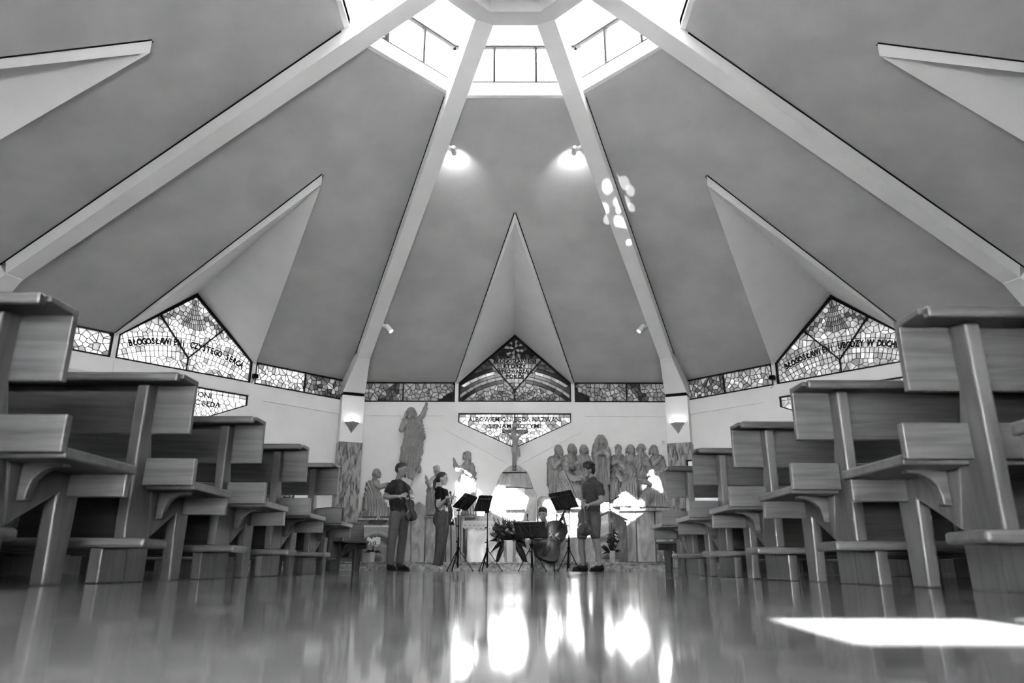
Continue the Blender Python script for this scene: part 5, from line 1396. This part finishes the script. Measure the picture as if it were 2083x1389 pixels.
v = instrument('violin', 'violin held upright edge-on before the woman with the ponytail', 'violin', .358, .205, .034, .13)
pose(v, at(919, 1068, 12.42), at(914, 1003, 12.46), 78)
v = instrument('viola', 'glossy viola hanging from the hand of the man in shorts', 'viola', .41, .24, .038, .15)
pose(v, at(1190.5, 1089, 11.98), at(1184, 1013, 12.08), 12)
v = instrument('cello', 'large cello leaning against the seated woman', 'cello', .69, .43, .115, .27, True)
pose(v, at(1105, 1138, 12.36), at(1153, 1034, 12.62), -8)
def bow(label, p0, p1):
    p0 = Vector(p0); p1 = Vector(p1); t = thing('bow', label, 'bow', p0); d = p1-p0; n = d.normalized(); s = Vector((0, -1, 0)).cross(n).normalized()
    G().tube([Vector((0, 0, 0)), d*.35+s*.006, d*.7+s*.006, d], [.0052, .0048, .0042, .0035], 7).obj('stick', M['bowwood'], t)
    G().tube([d*.06-s*.016, d*.985-s*.012], .0028, 5).obj('hair_ribbon', M['bowhair'], t)
    G().bar(d*.03-s*.010, d*.075-s*.010, .014, .02, s).obj('frog', M['ebony'], t)
    G().bar(d*.975-s*.006, d*1.0-s*.004, .010, .018, s).obj('tip', M['bowhair'], t)
bow('violin bow rising from the hand of the man in the printed T-shirt', at(827, 1013, 12.40), at(857, 933, 12.40))
bow('violin bow rising from the hand of the woman with the ponytail', at(920, 1016, 12.40), at(938.5, 961, 12.40))
bow('viola bow slanting up left from the hand of the man in shorts', at(1187, 1041, 12.06), at(1147, 952, 12.06))
bow('cello bow drawn across the strings by the seated woman', at(1123, 1092.5, 12.33), at(1082, 1098, 12.22))

# ------------------------------------------------------------------ music stands
def music_stand(label, desk, pole_top, pole_x, Y, feet, tilt=.10, wing=None, knobs=(.45, .72)):
    """desk: four photo corners (bottom-left, top-left, top-right, bottom-right)"""
    b = at(pole_x, 1160, Y); b.z = 0
    t = thing('music_stand', label, 'music stand', b, group='folding music stands')
    def w(px, py, dy=0): v = at(px, py, Y+dy)-b; return v
    dl = [w(*desk[0], -tilt), w(*desk[1], tilt), w(*desk[2], tilt), w(*desk[3], -tilt)]
    nrm = (dl[1]-dl[0]).cross(dl[3]-dl[0]).normalized()*.006
    d_ = G().add(dl+[p+nrm for p in dl], [(0,1,2,3),(7,6,5,4),(0,4,5,1),(1,5,6,2),(2,6,7,3),(3,7,4,0)]).obj('desk', M['black'], t)
    c = sum(dl, Vector())/4; g = G(); n2 = -nrm.normalized()*.008 if nrm.y > 0 else nrm.normalized()*.008
    bl, tl, tr, br = dl
    for a, bb in ((bl.lerp(br, .22), tl.lerp(tr, .15)), (bl.lerp(br, .5), tl.lerp(tr, .22)), (bl.lerp(br, .5), tl.lerp(tr, .5)), (bl.lerp(br, .5), tl.lerp(tr, .78)), (bl.lerp(br, .78), tl.lerp(tr, .85)), (bl.lerp(tl, .75), br.lerp(tr, .75))):
        g.bar(a+n2, bb+n2, .010, .005, (0, 1, 0))
    g.obj('desk_ribs', M['wframe'], d_)
    G().bar(bl+(bl-tl)*.01+n2*2.5, br+(br-tr)*.01+n2*2.5, .03, .012, (0, 0, 1)).obj('lip', M['black'], d_)
    if wing:
        g = G(); P_ = [w(x, y, d) for x, y, d in wing]
        for i in range(len(P_)): g.tube([P_[i], P_[(i+1) % len(P_)]], .005, 6)
        g.tube([P_[0], P_[2]], .004, 6); g.tube([P_[1], P_[1].lerp(P_[3], .5)], .003, 6); g.obj('wire_wing', M['black'], t)
    top = w(*pole_top); low = Vector((0, 0, .05))
    G().cone(low, top, .011, .008, 10).obj('pole', M['black'], t); G().cone(low, low.lerp(top, .52), .0145, .0145, 10).obj('outer_tube', M['black'], t)
    G().bar(top+Vector((-.04, 0, 0)), top+Vector((.03, 0, .01)), .03, .028).obj('clamp', M['black'], t, bevel=.004)
    for q in knobs: p = low.lerp(top, q); G().rc(p, p+Vector((-.032, 0, 0)), .008, .011, 8).obj('knob', M['black'], t)
    hub = low.lerp(top, .33) if top.z > .9 else Vector((0, 0, .40)); hub.z = min(hub.z, .40)
    G().cone(hub-Vector((0, 0, .02)), hub+Vector((0, 0, .02)), .024, .024, 10).obj('hub', M['black'], t)
    for (px, dy) in feet:
        ft = w(px, 1160, 0); ft = Vector((ft.x, dy, .008))
        l = G().bar(hub, ft, .020, .010).obj('leg', M['black'], t)
        G().rc(ft, ft+(ft-hub).normalized()*.02, .012, .012, 8).obj('rubber_foot', M['black'], l)
        G().bar(hub.lerp(ft, .52), Vector((0, 0, .07)), .010, .005).obj('strut', M['black'], l)
    return t
music_stand('black music stand with steeply tilted desk in front of the woman violinist', [(920, 1030.5), (946, 1001.5), (972.5, 1011.5), (949, 1039)], (933.5, 1038), 931, 12.30, ((909, .05), (922, -.28), (961, .05)))
music_stand('black music stand with one solid and one open wire leaf, second from the left', [(964, 1039), (974.5, 1007), (1003, 1008), (993.5, 1040)], (991.5, 1042), 991, 12.30, ((975, -.05), (979, .30), (1021, -.05)), wing=[(1001, 1018.5, .04), (1022.5, 1020, .04), (1015.5, 1041, -.06), (994, 1039.5, -.06)])
st = music_stand('low wide black music stand with faint white stencil in front of the cellist', [(1050, 1094.5), (1044, 1062.5), (1107.5, 1061), (1114.5, 1093.5)], (1082, 1095), 1081.5, 12.05, ((1055, .05), (1111, .05), (1083, -.30)), tilt=.06, knobs=(.55, .8))
music_stand('tall black music stand in front of the violist', [(1131, 1038.5), (1115, 1004.5), (1161, 996), (1178, 1030.5)], (1157.5, 1036), 1156.5, 12.15, ((1136, .05), (1151, -.28), (1180, .05)))
g = G(); pb = at(1081.5, 1160, 12.05); pb.z = 0
for txt, x, y, s_ in (('FER', 1094, 1077, .036), ('ICON', 1098, 1081.5, .028)):
    p = at(x, y, 12.02)-pb; vs, fs = text_mesh(txt, s_, .0008); g.add([(p.x+v[0], p.y-.012, p.z+v[1]) for v in vs], fs)
g.obj('stencil', mat('faded_stencil', .08, .7), [c for c in st.children if c.name.startswith('desk')][0])

# added spot lamps without fixtures, imitating reflected sun on the front right beam
src = at(1256, 1046, 13.80)+Vector((0, 0, .05))
for p, dg in (((1.792, 10.313, 5.999), 2.0), ((1.496, 10.214, 5.87), 2.0), ((1.904, 10.439, 5.927), 1.7), ((1.712, 10.424, 5.99), 1.1), ((1.86, 10.689, 5.866), 1.9), ((1.679, 10.491, 5.74), 1.4),
              ((1.505, 10.642, 5.712), 1.8), ((1.97, 10.78, 5.805), 1.5), ((1.731, 10.642, 5.677), 1.0), ((1.616, 11.113, 5.755), 1.8), ((1.759, 10.862, 5.592), 2.1), ((1.993, 11.11, 5.699), 1.4)):
    ld = bpy.data.lights.new('added_glint_spot', 'SPOT'); ld.energy = 420; ld.spot_size = rad(dg); ld.spot_blend = .6; ld.shadow_soft_size = .01
    lo = bpy.data.objects.new('added_glint_spot', ld); COL.objects.link(lo); lo.location = src
    lo.rotation_euler = (Vector(p)-src).to_track_quat('-Z', 'Y').to_euler()
bpy.data.scenes.remove(_tmp)
